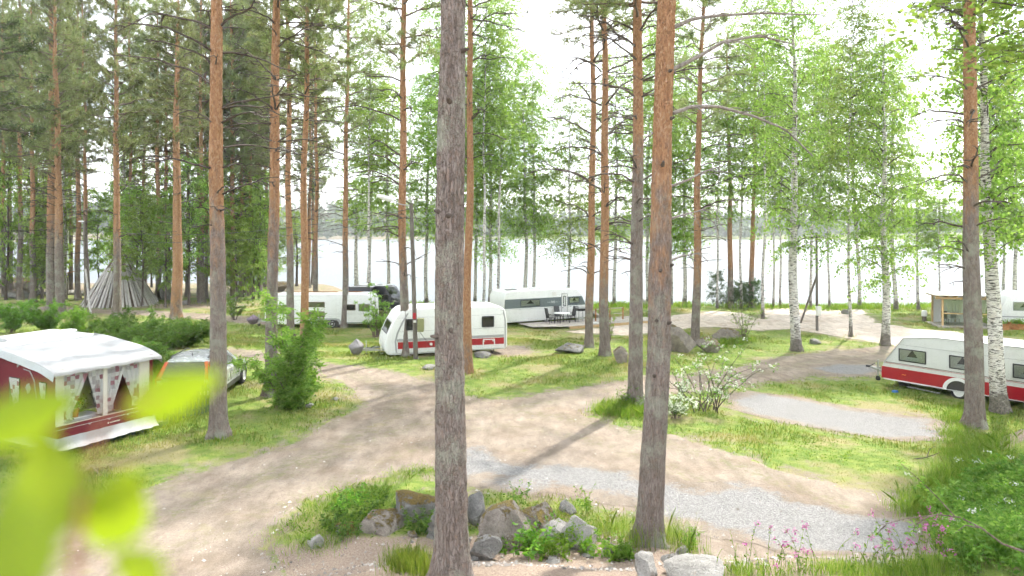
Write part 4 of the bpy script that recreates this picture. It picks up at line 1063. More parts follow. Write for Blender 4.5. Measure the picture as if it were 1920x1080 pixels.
    zp = [(-.008, y, zq) for y, zq in [(.85, .25), (.86, 1.3), (.95, 1.72), (1.15, 1.95), (1.45, 1.98)]]
    MB().tube(zp, .014, 5).build('door_zip', M['canvas'], t)
    mb = MB()                                                   # white emblem on the gable
    for (y0, z0, y1, z1) in ((1.14, 1.42, 1.32, 1.56), (1.18, 1.36, 1.22, 1.62), (1.25, 1.34, 1.29, 1.60), (1.10, 1.47, 1.36, 1.51)): mb.b2((-.014, y0, z0), (-.002, y1, z1))
    mb.build('emblem', M['canvas'], t)
    MB().bar((-.012, 1.75, 2.02), (-.012, 1.62, 2.14), .02, .05).build('vent_flap', M['canvas'], t)
    V3 = []
    for i in range(31):
        y = -.2+DP*i/30; w = .02*math.sin(i*1.9)
        for (xx, zz) in ((.0, .30), (-.05+w, .15), (-.15+w*2, .01)): V3.append((xx, y, zz))
    link('skirt', mesh_np('skirt', np.array(V3), [grid_faces(3, 31)], M['canvas'], smooth=True), t)
    MB().b2((0, DP-.02, .2), (Lf, DP, ZB)).build('back_wall', M['cream'], t); MB().prism(gp, Lf-.03, Lf, 'yz').build('end_wall', M['burgundy'], t)
    # inside: table with a potted plant, striped chair
    cs, sn = math.cos(r), math.sin(r)
    def wp(x, y, zz): return Vector((c.x+cs*x-sn*y, c.y+sn*x+cs*y, z+.16+zz))
    tb = thing('table', 'white cloth covered table inside the awning window', 'table', wp(.75, .5, -.04), r)
    MB().b2((-.5, -.3, .66), (.55, .3, .70)).build('table_top', M['white'], tb, bevel=.01)
    MB().b2((-.51, -.31, .50), (.56, -.30, .69)).build('table_cloth', M['canvas'], tb)
    for sx in (-.42, .46):
        for sy in (-.22, .22): MB().b2((sx-.02, sy-.02, 0), (sx+.02, sy+.02, .66)).build('leg', M['steel'], tb)
    p = wp(.72, .36, .66)
    ft = thing('potted_plant', 'red flowering plant in terracotta pot on awning table', 'plant', p, 0)
    MB().lathe([(.001, 0), (.07, 0), (.10, .16), (.11, .16), (.11, .19), (.09, .19), (.085, .15), (.001, .15)], (0, 0, 1), (0, 0, 0), 16).build('pot', M['terracotta'], ft, smooth=True)
    rng = np.random.default_rng(3); C = rng.normal(size=(260, 3))*np.array([.13, .13, .1])+np.array([0, 0, .36])
    link('leaves', leafmesh('leaves', C, rng.normal(size=C.shape), .07, .045, M['deep_leaf'], rng), ft)
    C = rng.normal(size=(60, 3))*np.array([.12, .12, .09])+np.array([0, 0, .40]); link('blossoms', leafmesh('blossoms', C, rng.normal(size=C.shape), .05, .045, M['red'], rng), ft)
    ch = thing('garden_chair', 'striped folding chair standing behind the awning curtains', 'chair', wp(2.05, .9, -.04), r+.5)
    for i in range(7): MB().box((0, .22+.03*i, .55+.09*i), (.5, .02, .06)).build('slat', M['white' if i % 2 else 'greytrim'], ch)
    MB().b2((-.25, -.2, .42), (.25, .22, .46)).build('seat', M['greytrim'], ch)
    for sx in (-.23, .23):
        MB().bar((sx, -.2, 0), (sx, .2, .5), .025).build('leg', M['steel'], ch); MB().bar((sx, .25, 0), (sx, -.18, .5), .025).build('leg', M['steel'], ch); MB().bar((sx, .18, .42), (sx, .45, 1.15), .025).build('back_rail', M['steel'], ch)
    # the caravan the awning leans on
    cv = thing('caravan', 'white caravan behind the burgundy awning, only its roof showing', 'caravan', wp(0, DP+.02, -.16), r)
    pf = [(-2.6, .4), (-2.75, .7), (-2.6, 1.6), (-2.1, 2.3), (-1.6, 2.6), (2.7, 2.66), (3.1, 2.52), (3.35, 2.2), (3.45, 1.4), (3.45, .6), (3.35, .4)]
    caravan_body(cv, pf, 2.25); wheel(cv, .6, .1, .32); wheel(cv, .6, 2.15, .32, face=1); steady(cv, 3.0, .3); steady(cv, -2.2, .3)
    roof_bits(cv, [(.2, 1.15, 2.69, 1.0, .6, .1, 'greytrim'), (1.6, 1.2, 2.70, .5, .5, .09, 'white'), (2.7, 1.3, 2.68, .35, .35, .06, 'cream')])
    mb = MB()
    for (x0, z0), (x1, z1) in zip(pf[5:8], pf[6:9]): mb.bar((x0, -.0, z0), (x1, -.0, z1), .05, .05)
    mb.build('edge_trim', M['greytrim'], cv)
    return d
awn_d = awning()

# --- station wagon
def car():
    b = hit(398, 764); d = Vector((-.10, .995, 0)).normalized()
    t = thing('station_wagon', 'silver station wagon with tall red tail lights parked by the hedge', 'car', (b.x-.93*d.y, b.y+.93*d.x, b.z), rot_of(d))
    # stations along x from rear bumper (0) to nose (4.8): half width, belt height, sill height
    st = [(0, .78, .88, .42, .80), (.06, .86, .95, .34, .86), (.35, .91, .98, .28, .90), (1.2, .93, .97, .24, .92), (2.4, .935, .96, .24, .925), (3.3, .93, .95, .24, .92), (3.9, .92, .90, .25, .90), (4.45, .88, .80, .28, .84), (4.72, .78, .70, .34, .74), (4.80, .6, .62, .42, .56)]
    V = []; npt = 12
    for x, hw, bz, sz, tw in st:
        half = [(hw*.80, sz), (hw*.97, sz+.06), (hw, sz+.28), (hw*.995, (sz+bz)/2+.08), (tw, bz-.05), (tw-.06, bz)]
        ringp = half+[(-y, zz) for y, zz in reversed(half)]
        V += [(x, y, zz) for y, zz in ringp]
    Fs = []
    for i in range(len(st)-1):
        for j in range(npt):
            k2 = (j+1) % npt; Fs.append((i*npt+j, i*npt+k2, (i+1)*npt+k2, (i+1)*npt+j))
    Fs += [tuple(range(npt)), tuple((len(st)-1)*npt+j for j in range(npt-1, -1, -1))]
    MB().add(V, Fs).build('body', M['silver'], t, smooth=True)
    # greenhouse: flat-sided cabin
    g = [(.10, .84, .93), (.42, .69, 1.46), (.75, .67, 1.545), (1.9, .66, 1.575), (2.6, .65, 1.53), (3.55, .84, .94)]   # x, half width, z on the centre line profile
    bl = lambda x: .965
    roof = [(.46, .68, 1.44), (.9, .67, 1.525), (1.9, .665, 1.55), (2.55, .64, 1.50)]
    base = [(.08, .86, .93), (.9, .88, .95), (1.9, .885, .95), (3.45, .86, .93)]
    V = []
    for (x, w, zz), (xb, wb_, zb) in zip(roof, base): V += [(xb, wb_, zb), (x, w, zz), (x, w*.55, zz+.035), (x, -w*.55, zz+.035), (x, -w, zz), (xb, -wb_, zb)]
    Fs = []
    for i in range(3):
        for j in range(5): Fs.append((i*6+j, i*6+j+1, (i+1)*6+j+1, (i+1)*6+j))
    Fs += [(0, 1, 2, 3, 4, 5), (18, 23, 22, 21, 20, 19)]
    cab = MB().add(V, Fs).build('roof', M['silver'], t, smooth=True)
    def quad_panel(nm, pts, mt, off, par=t):
        P = [Vector(p) for p in pts]; n = (P[1]-P[0]).cross(P[-1]-P[0]).normalized()
        cx = sum(P, Vector())/len(P)
        if n.dot(cx-Vector((2, 0, .9))) < 0: n = -n
        V = [p+n*off for p in P]+[p-n*.01 for p in P]; m = len(P)
        return MB().add(V, [tuple(range(m)), tuple(range(2*m-1, m-1, -1))]+[(i, (i+1) % m, m+(i+1) % m, m+i) for i in range(m)]).build(nm, M[mt], par)
    def side(x, f, s):   # point on cabin side: x along, f 0 belt .. 1 roof
        bx = [q[0] for q in base]; rx = [q[0] for q in roof]
        w0, z0 = np.interp(x, bx, [q[1] for q in base]), np.interp(x, bx, [q[2] for q in base]); w1, z1 = np.interp(x, rx, [q[1] for q in roof]), np.interp(x, rx, [q[2] for q in roof])
        return (x, s*(w0+(w1-w0)*f), z0+(z1-z0)*f)
    for s in (-1, 1):
        for nm, pts in (('rear_quarter_window', [(.55, .12), (1.15, .12), (1.15, .86), (.66, .80)]), ('rear_door_window', [(1.24, .12), (2.05, .12), (2.05, .88), (1.24, .88)]), ('front_door_window', [(2.13, .12), (3.05, .12), (2.62, .66), (2.5, .84), (2.13, .88)])):
            quad_panel(nm, [side(x, f, s) for x, f in pts], 'dark_glass', .012)
        mb = MB(); mb.bar((.62, s*.60, 1.53), (.8, s*.60, 1.60), .03); mb.bar((.8, s*.60, 1.60), (2.2, s*.59, 1.62), .03, .035); mb.bar((2.2, s*.59, 1.62), (2.4, s*.59, 1.57), .03); mb.build('roof_rail', M['darktrim'], t)
        # tail lamp climbing the corner pillar
        quad_panel('tail_light', [(.07, s*.845, .80), (.09, s*.60, .80), (.09, s*.64, .95), (.07, s*.80, .955)] if s > 0 else [(.07, s*.845, .80), (.07, s*.80, .955), (.09, s*.64, .95), (.09, s*.60, .80)], 'tail_red', .05)
        quad_panel('tail_light', [(-.01, s*.80, .95), (-.01, s*.70, .95), (.36, s*.585, 1.44), (.37, s*.68, 1.44)], 'tail_red', .035)
        quad_panel('tail_light', [(.02, s*.868, .95), (.16, s*.885, .97), (.50, s*.70, 1.44), (.40, s*.69, 1.44)], 'tail_red', .022)
        quad_panel('tail_light', [(.05, s*.87, .74), (.22, s*.915, .76), (.22, s*.90, .96), (.03, s*.86, .95)], 'tail_red', .03)
        quad_panel('reverse_light', [(-.0, s*.80, .80), (-.0, s*.62, .80), (.0, s*.66, .92), (.0, s*.78, .92)], 'lamp_white', .06)
        MB().box((2.95, s*1.0, 1.0), (.14, .16, .14)).build('mirror', M['darktrim'], t, bevel=.03)
        mb = MB(); mb.b2((1.0, s*.935-.012, .26), (3.2, s*.935+.012, .42)); mb.build('side_cladding', M['darktrim'], t, bevel=.01)
        mb = MB(); mb.b2((1.15, s*.945-.012, .44), (3.15, s*.945+.012, .48)); mb.build('side_trim', M['greytrim'], t)
        for x in (1.42, 2.3): MB().box((x, s*.945, .80), (.2, .03, .035)).build('door_handle', M['silver'], t)
        for x in (1.18, 2.08, 3.1): MB().box((x, s*.937, .66), (.012, .012, .48)).build('door_seam', M['darktrim'], t)
        for x in (.95, 3.72):
            mb = MB(); ao = [(x+.43*math.cos(math.pi*i/12), .33+.43*math.sin(math.pi*i/12)) for i in range(13)]; ai = [(x+.36*math.cos(math.pi*i/12), .33+.36*math.sin(math.pi*i/12)) for i in range(13)]
            for i in range(12): mb.prism([ao[i], ao[i+1], ai[i+1], ai[i]], s*.90, s*.945)
            mb.build('wheel_arch', M['darktrim'], t); MB().prism(ai+[(x+.36, .2), (x-.36, .2)][::-1] if False else ai, s*.86, s*.938).build('arch_lining', M['interior'], t)
            wheel(t, x, s*.86, .335, .21, 'rim', 1 if s > 0 else -1)
    quad_panel('rear_window', [(.03, -.66, .98), (.03, .66, .98), (.39, .60, 1.42), (.39, -.60, 1.42)], 'dark_glass', .05)
    quad_panel('windscreen', [(3.40, -.76, .97), (2.60, -.58, 1.49), (2.60, .58, 1.49), (3.40, .76, .97)], 'dark_glass', .03)
    MB().b2((-.07, -.84, .40), (.12, .84, .62)).build('rear_bumper', M['silver'], t, bevel=.05); MB().b2((-.075, -.80, .32), (.1, .80, .44)).build('bumper_trim', M['darktrim'], t, bevel=.03)
    MB().b2((-.03, -.26, .66), (-.012, .26, .77)).build('number_plate', M['white'], t)
    MB().b2((-.04, -.58, .80), (.0, .58, .83)).build('tailgate_trim', M['greytrim'], t)
    MB().b2((4.55, -.72, .55), (4.74, -.5, .7)).build('headlight', M['lamp_white'], t); MB().b2((4.55, .5, .55), (4.74, .72, .7)).build('headlight', M['lamp_white'], t)
    MB().lathe([(.02, 0), (.015, .05), (.006, .12)], (0, 0, 1), (.9, 0, 1.56), 8).build('aerial', M['darktrim'], t)
car()

# --- black motorhome behind
def motorhome():
    p = at(655, 600, 59.0); z = gz(p.x, 59.0)
    t = thing('camper_van', 'black camper van with white roof edge parked behind the long caravan', 'camper van', (p.x, 60.5, z), -.42); t.scale = (.82, .82, .82)
    pf = [(0, .4), (-.03, .6), (.0, 2.3), (.15, 2.7), (.5, 2.86), (3.6, 2.86), (4.0, 2.7), (4.7, 1.62), (5.45, 1.25), (5.65, .95), (5.7, .5), (5.6, .35)]
    caravan_body(t, pf, 2.1, 'black_paint', .10)
    MB().b2((.5, .15, 2.86), (3.6, 1.95, 2.92)).build('roof_panel', M['white'], t, bevel=.03)
    roof_bits(t, [(1.2, 1.0, 2.96, .8, .7, .1, 'white'), (2.6, 1.0, 2.96, .5, .5, .1, 'greytrim')])
    window(t, .6, 1.8, 1.5, 2.1); window(t, 2.2, 3.2, 1.45, 2.1); window(t, 3.45, 4.3, 1.45, 2.05)
    P = [Vector((4.02, 0, 2.62)), Vector((4.66, 0, 1.66))]; n = Vector((.85, 0, .53))
    MB().add([P[0]+n*.03+Vector((0, .15, 0)), P[0]+n*.03+Vector((0, 1.95, 0)), P[1]+n*.03+Vector((0, 2.0, 0)), P[1]+n*.03+Vector((0, .1, 0)), P[0]-n*.02+Vector((0, .15, 0)), P[0]-n*.02+Vector((0, 1.95, 0)), P[1]-n*.02+Vector((0, 2.0, 0)), P[1]-n*.02+Vector((0, .1, 0))],
             [(0, 1, 2, 3), (7, 6, 5, 4), (0, 4, 5, 1), (1, 5, 6, 2), (2, 6, 7, 3), (3, 7, 4, 0)]).build('windscreen', M['dark_glass'], t)
    for x in (.95, 4.75): wheel(t, x, .1, .36, .22); wheel(t, x, 2.0, .36, .22, face=1)
    MB().box((4.55, -.12, 1.6), (.16, .16, .34)).build('mirror', M['darktrim'], t, bevel=.03)
    band(t, 'side_trim', pf, .62, .70, 'greytrim', -.01, .2, 5.5); MB().b2((5.55, .2, .75), (5.68, .5, .95)).build('headlight', M['lamp_white'], t)
    q = at(653, 600, 58.0); t2 = thing('box_trailer', 'black box trailer beside the camper van roof', 'trailer', (q.x-.3, 58.6, gz(q.x, 58.6)), -.15)
    MB().b2((0, 0, .5), (2.1, 1.5, 2.35)).build('body', M['black_paint'], t2, bevel=.12, smooth=True)
    wheel(t2, 1.0, -.1, .3); wheel(t2, 1.0, 1.6, .3, face=1)
    MB().bar((-.9, .75, .5), (0, .75, .5), .08).build('drawbar', M['steel'], t2)
motorhome()

# ------------------------------------------------------------------ tepee of split planks
def tepee():
    b = hit(226, 571); t = thing('plank_tepee', 'tall conical tepee of grey split planks at the forest edge', 'tepee', b)
    s = b.y/F; R = 63*s; Hh = 106*s; rng = np.random.default_rng(12)
    MB().lathe([(R*.93, -.2), (R*.55, Hh*.40), (.12, Hh*.97), (.02, Hh*.985)], (0, 0, 1), (0, 0, 0), 28).build('bark_lining', M['brown_wood'], t, smooth=True)
    n = 54
    for i in range(n):
        a = 2*math.pi*i/n+rng.normal()*.02; f = rng.uniform(.56, .66); w = rng.uniform(.16, .27); top = Vector((math.cos(a), math.sin(a), 0))
        p0 = top*(R*rng.uniform(.98, 1.06)); p0.z = -.05; p1 = top*(R*(1-f)*1.0+.06); p1.z = Hh*f
        d = (p1-p0); r = Vector((-math.sin(a), math.cos(a), 0)); nn = r.cross(d).normalized()*.05
        V = []
        for p, ww in ((p0, w), (p1, w*.72)):
            for sy in (-1, 1):
                for sn in (-1, 1): V.append(p+r*sy*ww/2+nn*sn)
        MB().add(V, [(0, 1, 3, 2), (4, 6, 7, 5), (0, 4, 5, 1), (2, 3, 7, 6), (0, 2, 6, 4), (1, 5, 7, 3)]).build('plank', M['grey_wood'], t)
    for i in range(26):
        a = 2*math.pi*i/26+rng.normal()*.03; f0, f1 = .55, rng.uniform(.93, 1.0); w = .30; top = Vector((math.cos(a), math.sin(a), 0))
        p0 = top*(R*(1-f0)+.02); p0.z = Hh*f0; p1 = top*(R*(1-f1)+.03); p1.z = Hh*f1
        r = Vector((-math.sin(a), math.cos(a), 0)); nn = r.cross(p1-p0).normalized()*.03; V = []
        for p, ww in ((p0, w), (p1, .09)):
            for sy in (-1, 1):
                for sn in (-1, 1): V.append(p+r*sy*ww/2+nn*sn)
        MB().add(V, [(0, 1, 3, 2), (4, 6, 7, 5), (0, 4, 5, 1), (2, 3, 7, 6), (0, 2, 6, 4), (1, 5, 7, 3)]).build('upper_plank', M['brown_wood'] if i % 3 else M['grey_wood'], t)
    for i in range(7):
        a = i*.9; MB().bar((math.cos(a)*.25, math.sin(a)*.25, Hh*.93), (-math.cos(a)*.3, -math.sin(a)*.3, Hh*(1.06+.05*(i % 3))), .06).build('pole_tip', M['dark_bark'], t)
tepee()

def rock(name, label, base, size, seed, mat='granite', rz=0.0, cat='boulder', group=None, flat=1.0, sink=.18, sub=4, ang=.5, parent=None):
    rng = np.random.default_rng(seed); bm = bmesh.new(); bmesh.ops.create_icosphere(bm, subdivisions=sub, radius=1.0)
    pl = [(unit(rng.normal(size=3)*np.array([1, 1, .8])), rng.uniform(.50, .88)) for _ in range(int(7+ang*14))]
    P = np.array([v.co[:] for v in bm.verts])
    for n, dd in pl:
        k = P@n; ex = np.maximum(k-dd, 0); P = P-n[None]*ex[:, None]*.97
    q = P*2.2+seed*3.1; nz = fbm(q[:, 0], q[:, 1], q[:, 2], oct=4, seed=seed)-.5; n2 = fbm(P[:, 0]*7+seed, P[:, 1]*7, P[:, 2]*7, oct=2)-.5
    P = P*(1+.30*nz[:, None]+.10*n2[:, None]); P = P*np.array(size)/2
    P[:, 2] += size[2]*(.5-sink)
    for v, p in zip(bm.verts, P): v.co = p
    me = bpy.data.meshes.new(name); bm.to_mesh(me); bm.free()
    me.polygons.foreach_set('use_smooth', np.ones(len(me.polygons), bool))
    try: me.set_sharp_from_angle(angle=math.radians(32))
    except Exception: pass
    me.materials.append(M[mat]); o = link(name, me, parent, base, (0, 0, rz))
    if label: tag(o, label, cat, group)
    return o
def prock(px, py, wpx, hpx, label, seed, mat='granite', depth=1.0, rz=0.0, **kw):
    """boulder standing at photo foot (px,py), wpx x hpx pixels large"""
    b = hit(px, py); s = b.y/F; w, h = wpx*s*1.05, hpx*s*1.0
    b.y += w*depth*.35; b.z = min(b.z, gz(b.x, b.y))
    return rock('boulder', label, b, (w, w*depth, h*1.15), seed, mat, rz, **kw)

# ------------------------------------------------------------------ stone oven shelter left of the tepee
def shelter_oven():
    b = hit(92, 553); s = b.y/F; t = thing('stone_oven', 'stone field oven under a rusty slanted roof in the woods', 'oven', b, .1)
    rng = np.random.default_rng(4)
    k = 0
    for row in range(5):
        for i in range(8):
            if 3 <= i <= 5 and 1 <= row <= 3: continue
            x = (-28+i*7.4+rng.normal()*.8)*s; z = (3+row*5.2)*s
            rock('stone', None, (x, rng.normal()*.05, z-2.6*s), (8.2*s, .7, 6.2*s), 300+k, 'granite', sub=2, sink=0.0, parent=t); k += 1
    MB().b2((-4*s, -.02, 5*s), (16*s, .5, 21*s)).build('firebox', M['interior'], t)
    V = [(-32*s, -.7, 25*s), (42*s, -.7, 42*s), (42*s, 1.9, 44*s), (-32*s, 1.9, 27*s)]
    MB().add([Vector(v) for v in V]+[Vector(v)+Vector((0, 0, .09)) for v in V], [(3, 2, 1, 0), (4, 5, 6, 7), (0, 1, 5, 4), (1, 2, 6, 5), (2, 3, 7, 6), (3, 0, 4, 7)]).build('roof', M['rust'], t)
    for x, zz in ((-30*s, 24.5*s), (38*s, 41*s)):
        for y in (-.5, 1.7): MB().bar((x, y, -.1), (x, y, zz), .12).build('post', M['pole_wood'], t)
    MB().lathe([(.3*1.6, 0), (.3*1.6, .5), (.12, .62), (.12, 1.3)], (0, 0, 1), (24*s, .5, 26*s), 12).build('flue', M['black_paint'], t, smooth=True)
    b2 = hit(127, 545); MB().lathe([(.001, 0), (.42, 0), (.45, .35), (.42, .75), (.40, .78), (.36, .78), (.36, .6), (.001, .6)], (0, 0, 1), b2, 18).build('wash_pot', M['greytrim'], None, smooth=True)
    tag(bpy.data.objects['wash_pot'], 'grey metal pot standing right of the stone oven', 'pot')
shelter_oven()

# ------------------------------------------------------------------ poles, lamp, wires
def pole(name, label, pxb, pyb, pxt, pyt, r=.09, cat='pole'):
    b = hit(pxb, pyb); p = at(pxt, pyt, b.y); t = thing(name, label, cat, b)
    MB().tube([Vector((0, 0, -.3)), (p-b)*.5, p-b], [r*1.15, r, r*.85], 10).build('post', M['pole_wood'], t, smooth=True); return t, b, p
lt, lb, lp = pole('street_lamp', 'wooden lamp post with white lamp head beside pine trunk', 780, 673, 771, 381, .10, 'lamp')
hd = at(722, 371, lb.y); ar = [Vector(lp-lb)+Vector((0, 0, -.1)), (at(756, 384, lb.y)-lb), (at(738, 379, lb.y)-lb)]
MB().tube(ar, .025, 6).build('lamp_arm', M['steel'], lt)
hv = hd-lb; mb = MB(); mb.lathe([(.001, -.42), (.07, -.36), (.12, -.1), (.13, .15), (.10, .30), (.04, .42)], Vector((1, 0, -.28)).normalized(), hv, 14)
mb.build('lamp_head', M['white'], lt, smooth=True)
def cabinet():
    t = thing('electric_cabinet', 'olive electrical cabinet with red sign fixed to the lamp post', 'cabinet', lb+Vector((0, -.12, 0)))
    s = lb.y/F; f = lambda px, py: at(px, py, lb.y)-lb
    a, b = f(784, 621), f(793, 596)
    MB().b2((a.x, -.14, a.z), (b.x+.05, .10, b.z)).build('box', M['olive'], t, bevel=.015)
    MB().b2((b.x+.052, -.1, a.z+.05), (b.x+.062, .08, b.z-.05)).build('door', M['olive'], t)
    a, b = f(775, 597), f(781, 586); MB().b2((a.x, -.05, a.z), (b.x, -.02, b.z)).build('red_sign', M['red'], t)
    a, b = f(776, 604), f(781, 600); MB().b2((a.x, -.05, a.z), (b.x, -.02, b.z)).build('label_plate', M['white'], t)
    p, q = f(788, 622), f(823, 658)
    MB().tube([p, (p+q)/2+Vector((0, 0, -.15)), q+Vector((0, .6, 0))], .012, 5).build('cable', M['darktrim'], t)
    p = f(786, 628); MB().box(p, (.10, .06, .30), taper=.6).build('plug', M['offwhite'], t, bevel=.02)
cabinet()
t, b, p = pole('utility_pole', 'grey wooden utility pole with slanted brace near the sandy drive', 1532, 620, 1531, 436, .085)
q = hit(1504, 606); MB().tube([q-b+Vector((0, .4, -.2)), at(1531, 520, b.y)-b+Vector((0, .05, 0))], .075, 8).build('brace', M['pole_wood'], t)
f = lambda px, py: at(px, py, b.y)-b
a_, b_ = f(1528, 591), f(1537, 574); MB().b2((a_.x, -.28, a_.z), (b_.x, -.09, b_.z)).build('meter_box', M['cream'], t, bevel=.01)
MB().b2((a_.x+.08, -.30, a_.z+.12), (b_.x-.06, -.282, b_.z-.1)).build('notice', M['white'], t)
t3, b3, p3 = pole('utility_pole', 'thin grey pole with leaning brace in front of the tepee', 160, 582, 158, 416, .075)
q = hit(176, 588); MB().tube([q-b3+Vector((0, -.4, -.2)), at(161, 505, b3.y)-b3+Vector((0, -.05, 0))], .085, 8).build('brace', M['grey_wood'], t3)
MB().box(p3-b3, (.5, .12, .08)).build('crossbar', M['pole_wood'], t3)
lamp3 = p3-b3+Vector((-.25, 0, .05)); MB().box(lamp3, (.55, .2, .12), taper=.7).build('lamp_head', M['white'], t3, bevel=.03)
def wire(pts, label, r=.014):
    out = []
    for (p, q, sag) in pts:
        for i in range(13):
            u = i/12; v = p.lerp(q, u); v.z -= sag*4*u*(1-u); out.append(v)
    b0 = out[0]; o = MB().tube([v-b0 for v in out], r, 5).build('overhead_wire', M['darktrim'], None); o.location = b0; tag(o, label, 'wire', 'overhead wires')
lx = at(771, 392, lb.y)
wire([(at(-160, 428, 50), p3+Vector((0, 0, -.5)), .25), (p3+Vector((0, 0, -.5)), lx, .9)], 'upper black wire strung through the pines from pole to lamp')
wire([(at(-160, 446, 50), p3+Vector((0, 0, -1.2)), .25), (p3+Vector((0, 0, -1.2)), lx+Vector((0, 0, -.35)), .9)], 'lower black wire strung through the pines from pole to lamp')

# ------------------------------------------------------------------ deck, table and chairs in front of the slate caravan
def deck():
    z = slate_van.location.z+.14; c, d = slate_van.location, slate_dir; nrm = Vector((d.y, -d.x, 0))
    t = thing('wooden_deck', 'pale wooden deck with low rail beside the slate banded caravan', 'deck', (c.x, c.y, z), rot_of(d))
    for i in range(22):
        y = -.22-.135*i
        x0 = 1.2+max(0, i-14)*.35; MB().b2((x0, y-.062, -.045), (11.8, y+.062, 0)).build('deck_board', M['deck_wood'], t)
    MB().b2((3.6, -3.25, -.30), (11.8, -3.20, -.01)).build('fascia', M['raw_wood'], t); MB().b2((11.8, -3.2, -.3), (11.85, -.2, -.01)).build('fascia', M['raw_wood'], t)
    for x in (8.2, 9.4): MB().b2((x, -1.6, 0), (x+.08, -1.52, .95)).build('rail_post', M['rust'], t)
    MB().b2((6.9, -1.59, .85), (9.48, -1.53, .92)).build('rail', M['deck_wood'], t); MB().b2((6.9, -1.58, .45), (9.4, -1.54, .50)).build('rail', M['deck_wood'], t); MB().b2((6.9, -1.6, 0), (6.98, -1.52, .95)).build('rail_post', M['rust'], t)
    def lp_(x, y, zz=0): return Vector((c.x+d.x*x-d.y*y, c.y+d.y*x+d.x*y, z+zz))
    tb = thing('garden_table', 'white topped garden table between black chairs on the deck', 'table', lp_(4.2, -1.2), rot_of(d))
    MB().lathe([(.001, .70), (.62, .70), (.64, .72), (.62, .735), (.001, .735)], (0, 0, 1), (0, 0, 0), 24).build('table_top', M['white'], tb)
    for sx in (-1, 1):
        for sy in (-1, 1): MB().bar((sx*.40, sy*.4, 0), (sx*.3, sy*.3, .70), .035).build('leg', M['darktrim'], tb)
    for i, (x, y, rz, lab) in enumerate(((3.2, -1.2, 0, 'black garden chair left of the white deck table'), (5.1, -1.0, math.pi, 'black garden chair between the deck table and grill'), (4.3, -.55, -1.6, 'black garden chair behind the white deck table'))):
        ch = thing('garden_chair', lab, 'chair', lp_(x, y), rot_of(d)+rz, 'black chairs on the deck')
        MB().box((0, 0, .43), (.46, .48, .04)).build('seat', M['darktrim'], ch, bevel=.012)
        MB().box((-.30, 0, .80), (.05, .46, .72), M=Matrix.Rotation(-.22, 3, 'Y')).build('backrest', M['darktrim'], ch, bevel=.012)
        for sx in (-1, 1):
            for sy in (-1, 1): MB().bar((sx*.24, sy*.24, 0), (sx*.18, sy*.22, .43), .03).build('leg', M['darktrim'], ch)
        for sy in (-1, 1): MB().bar((-.26, sy*.26, .66), (.22, sy*.26, .64), .035).build('armrest', M['darktrim'], ch)
    g = thing('barbecue_grill', 'black lidded barbecue grill standing at the end of the deck table', 'grill', lp_(5.75, -1.35), rot_of(d))
    MB().b2((-.34, -.25, .82), (.34, .25, 1.0)).build('firebox', M['black_paint'], g, bevel=.03)
    lid = [(-.25, 1.0), (-.24, 1.12), (-.12, 1.22), (.1, 1.24), (.22, 1.15), (.25, 1.0)]; MB().prism(lid, -.34, .34, 'yz').build('lid', M['greytrim'], g, bevel=.02)
    for sx in (-.3, .3):
        for sy in (-.2, .2): MB().b2((sx-.02, sy-.02, 0), (sx+.02, sy+.02, .82)).build('leg', M['steel'], g)
    MB().b2((-.32, -.22, .25), (.32, .22, .28)).build('shelf', M['steel'], g); MB().b2((.34, -.2, .95), (.62, .2, .97)).build('side_shelf', M['darktrim'], g)
    MB().box((.15, -.5, .04), (.9, .4, .06), -.4).build('paving_slab', M['offwhite'], None)
    o = bpy.data.objects['paving_slab']; o.location = lp_(6.1, -2.0); tag(o, 'flat pale slab lying on the deck by the grill', 'slab')
deck()

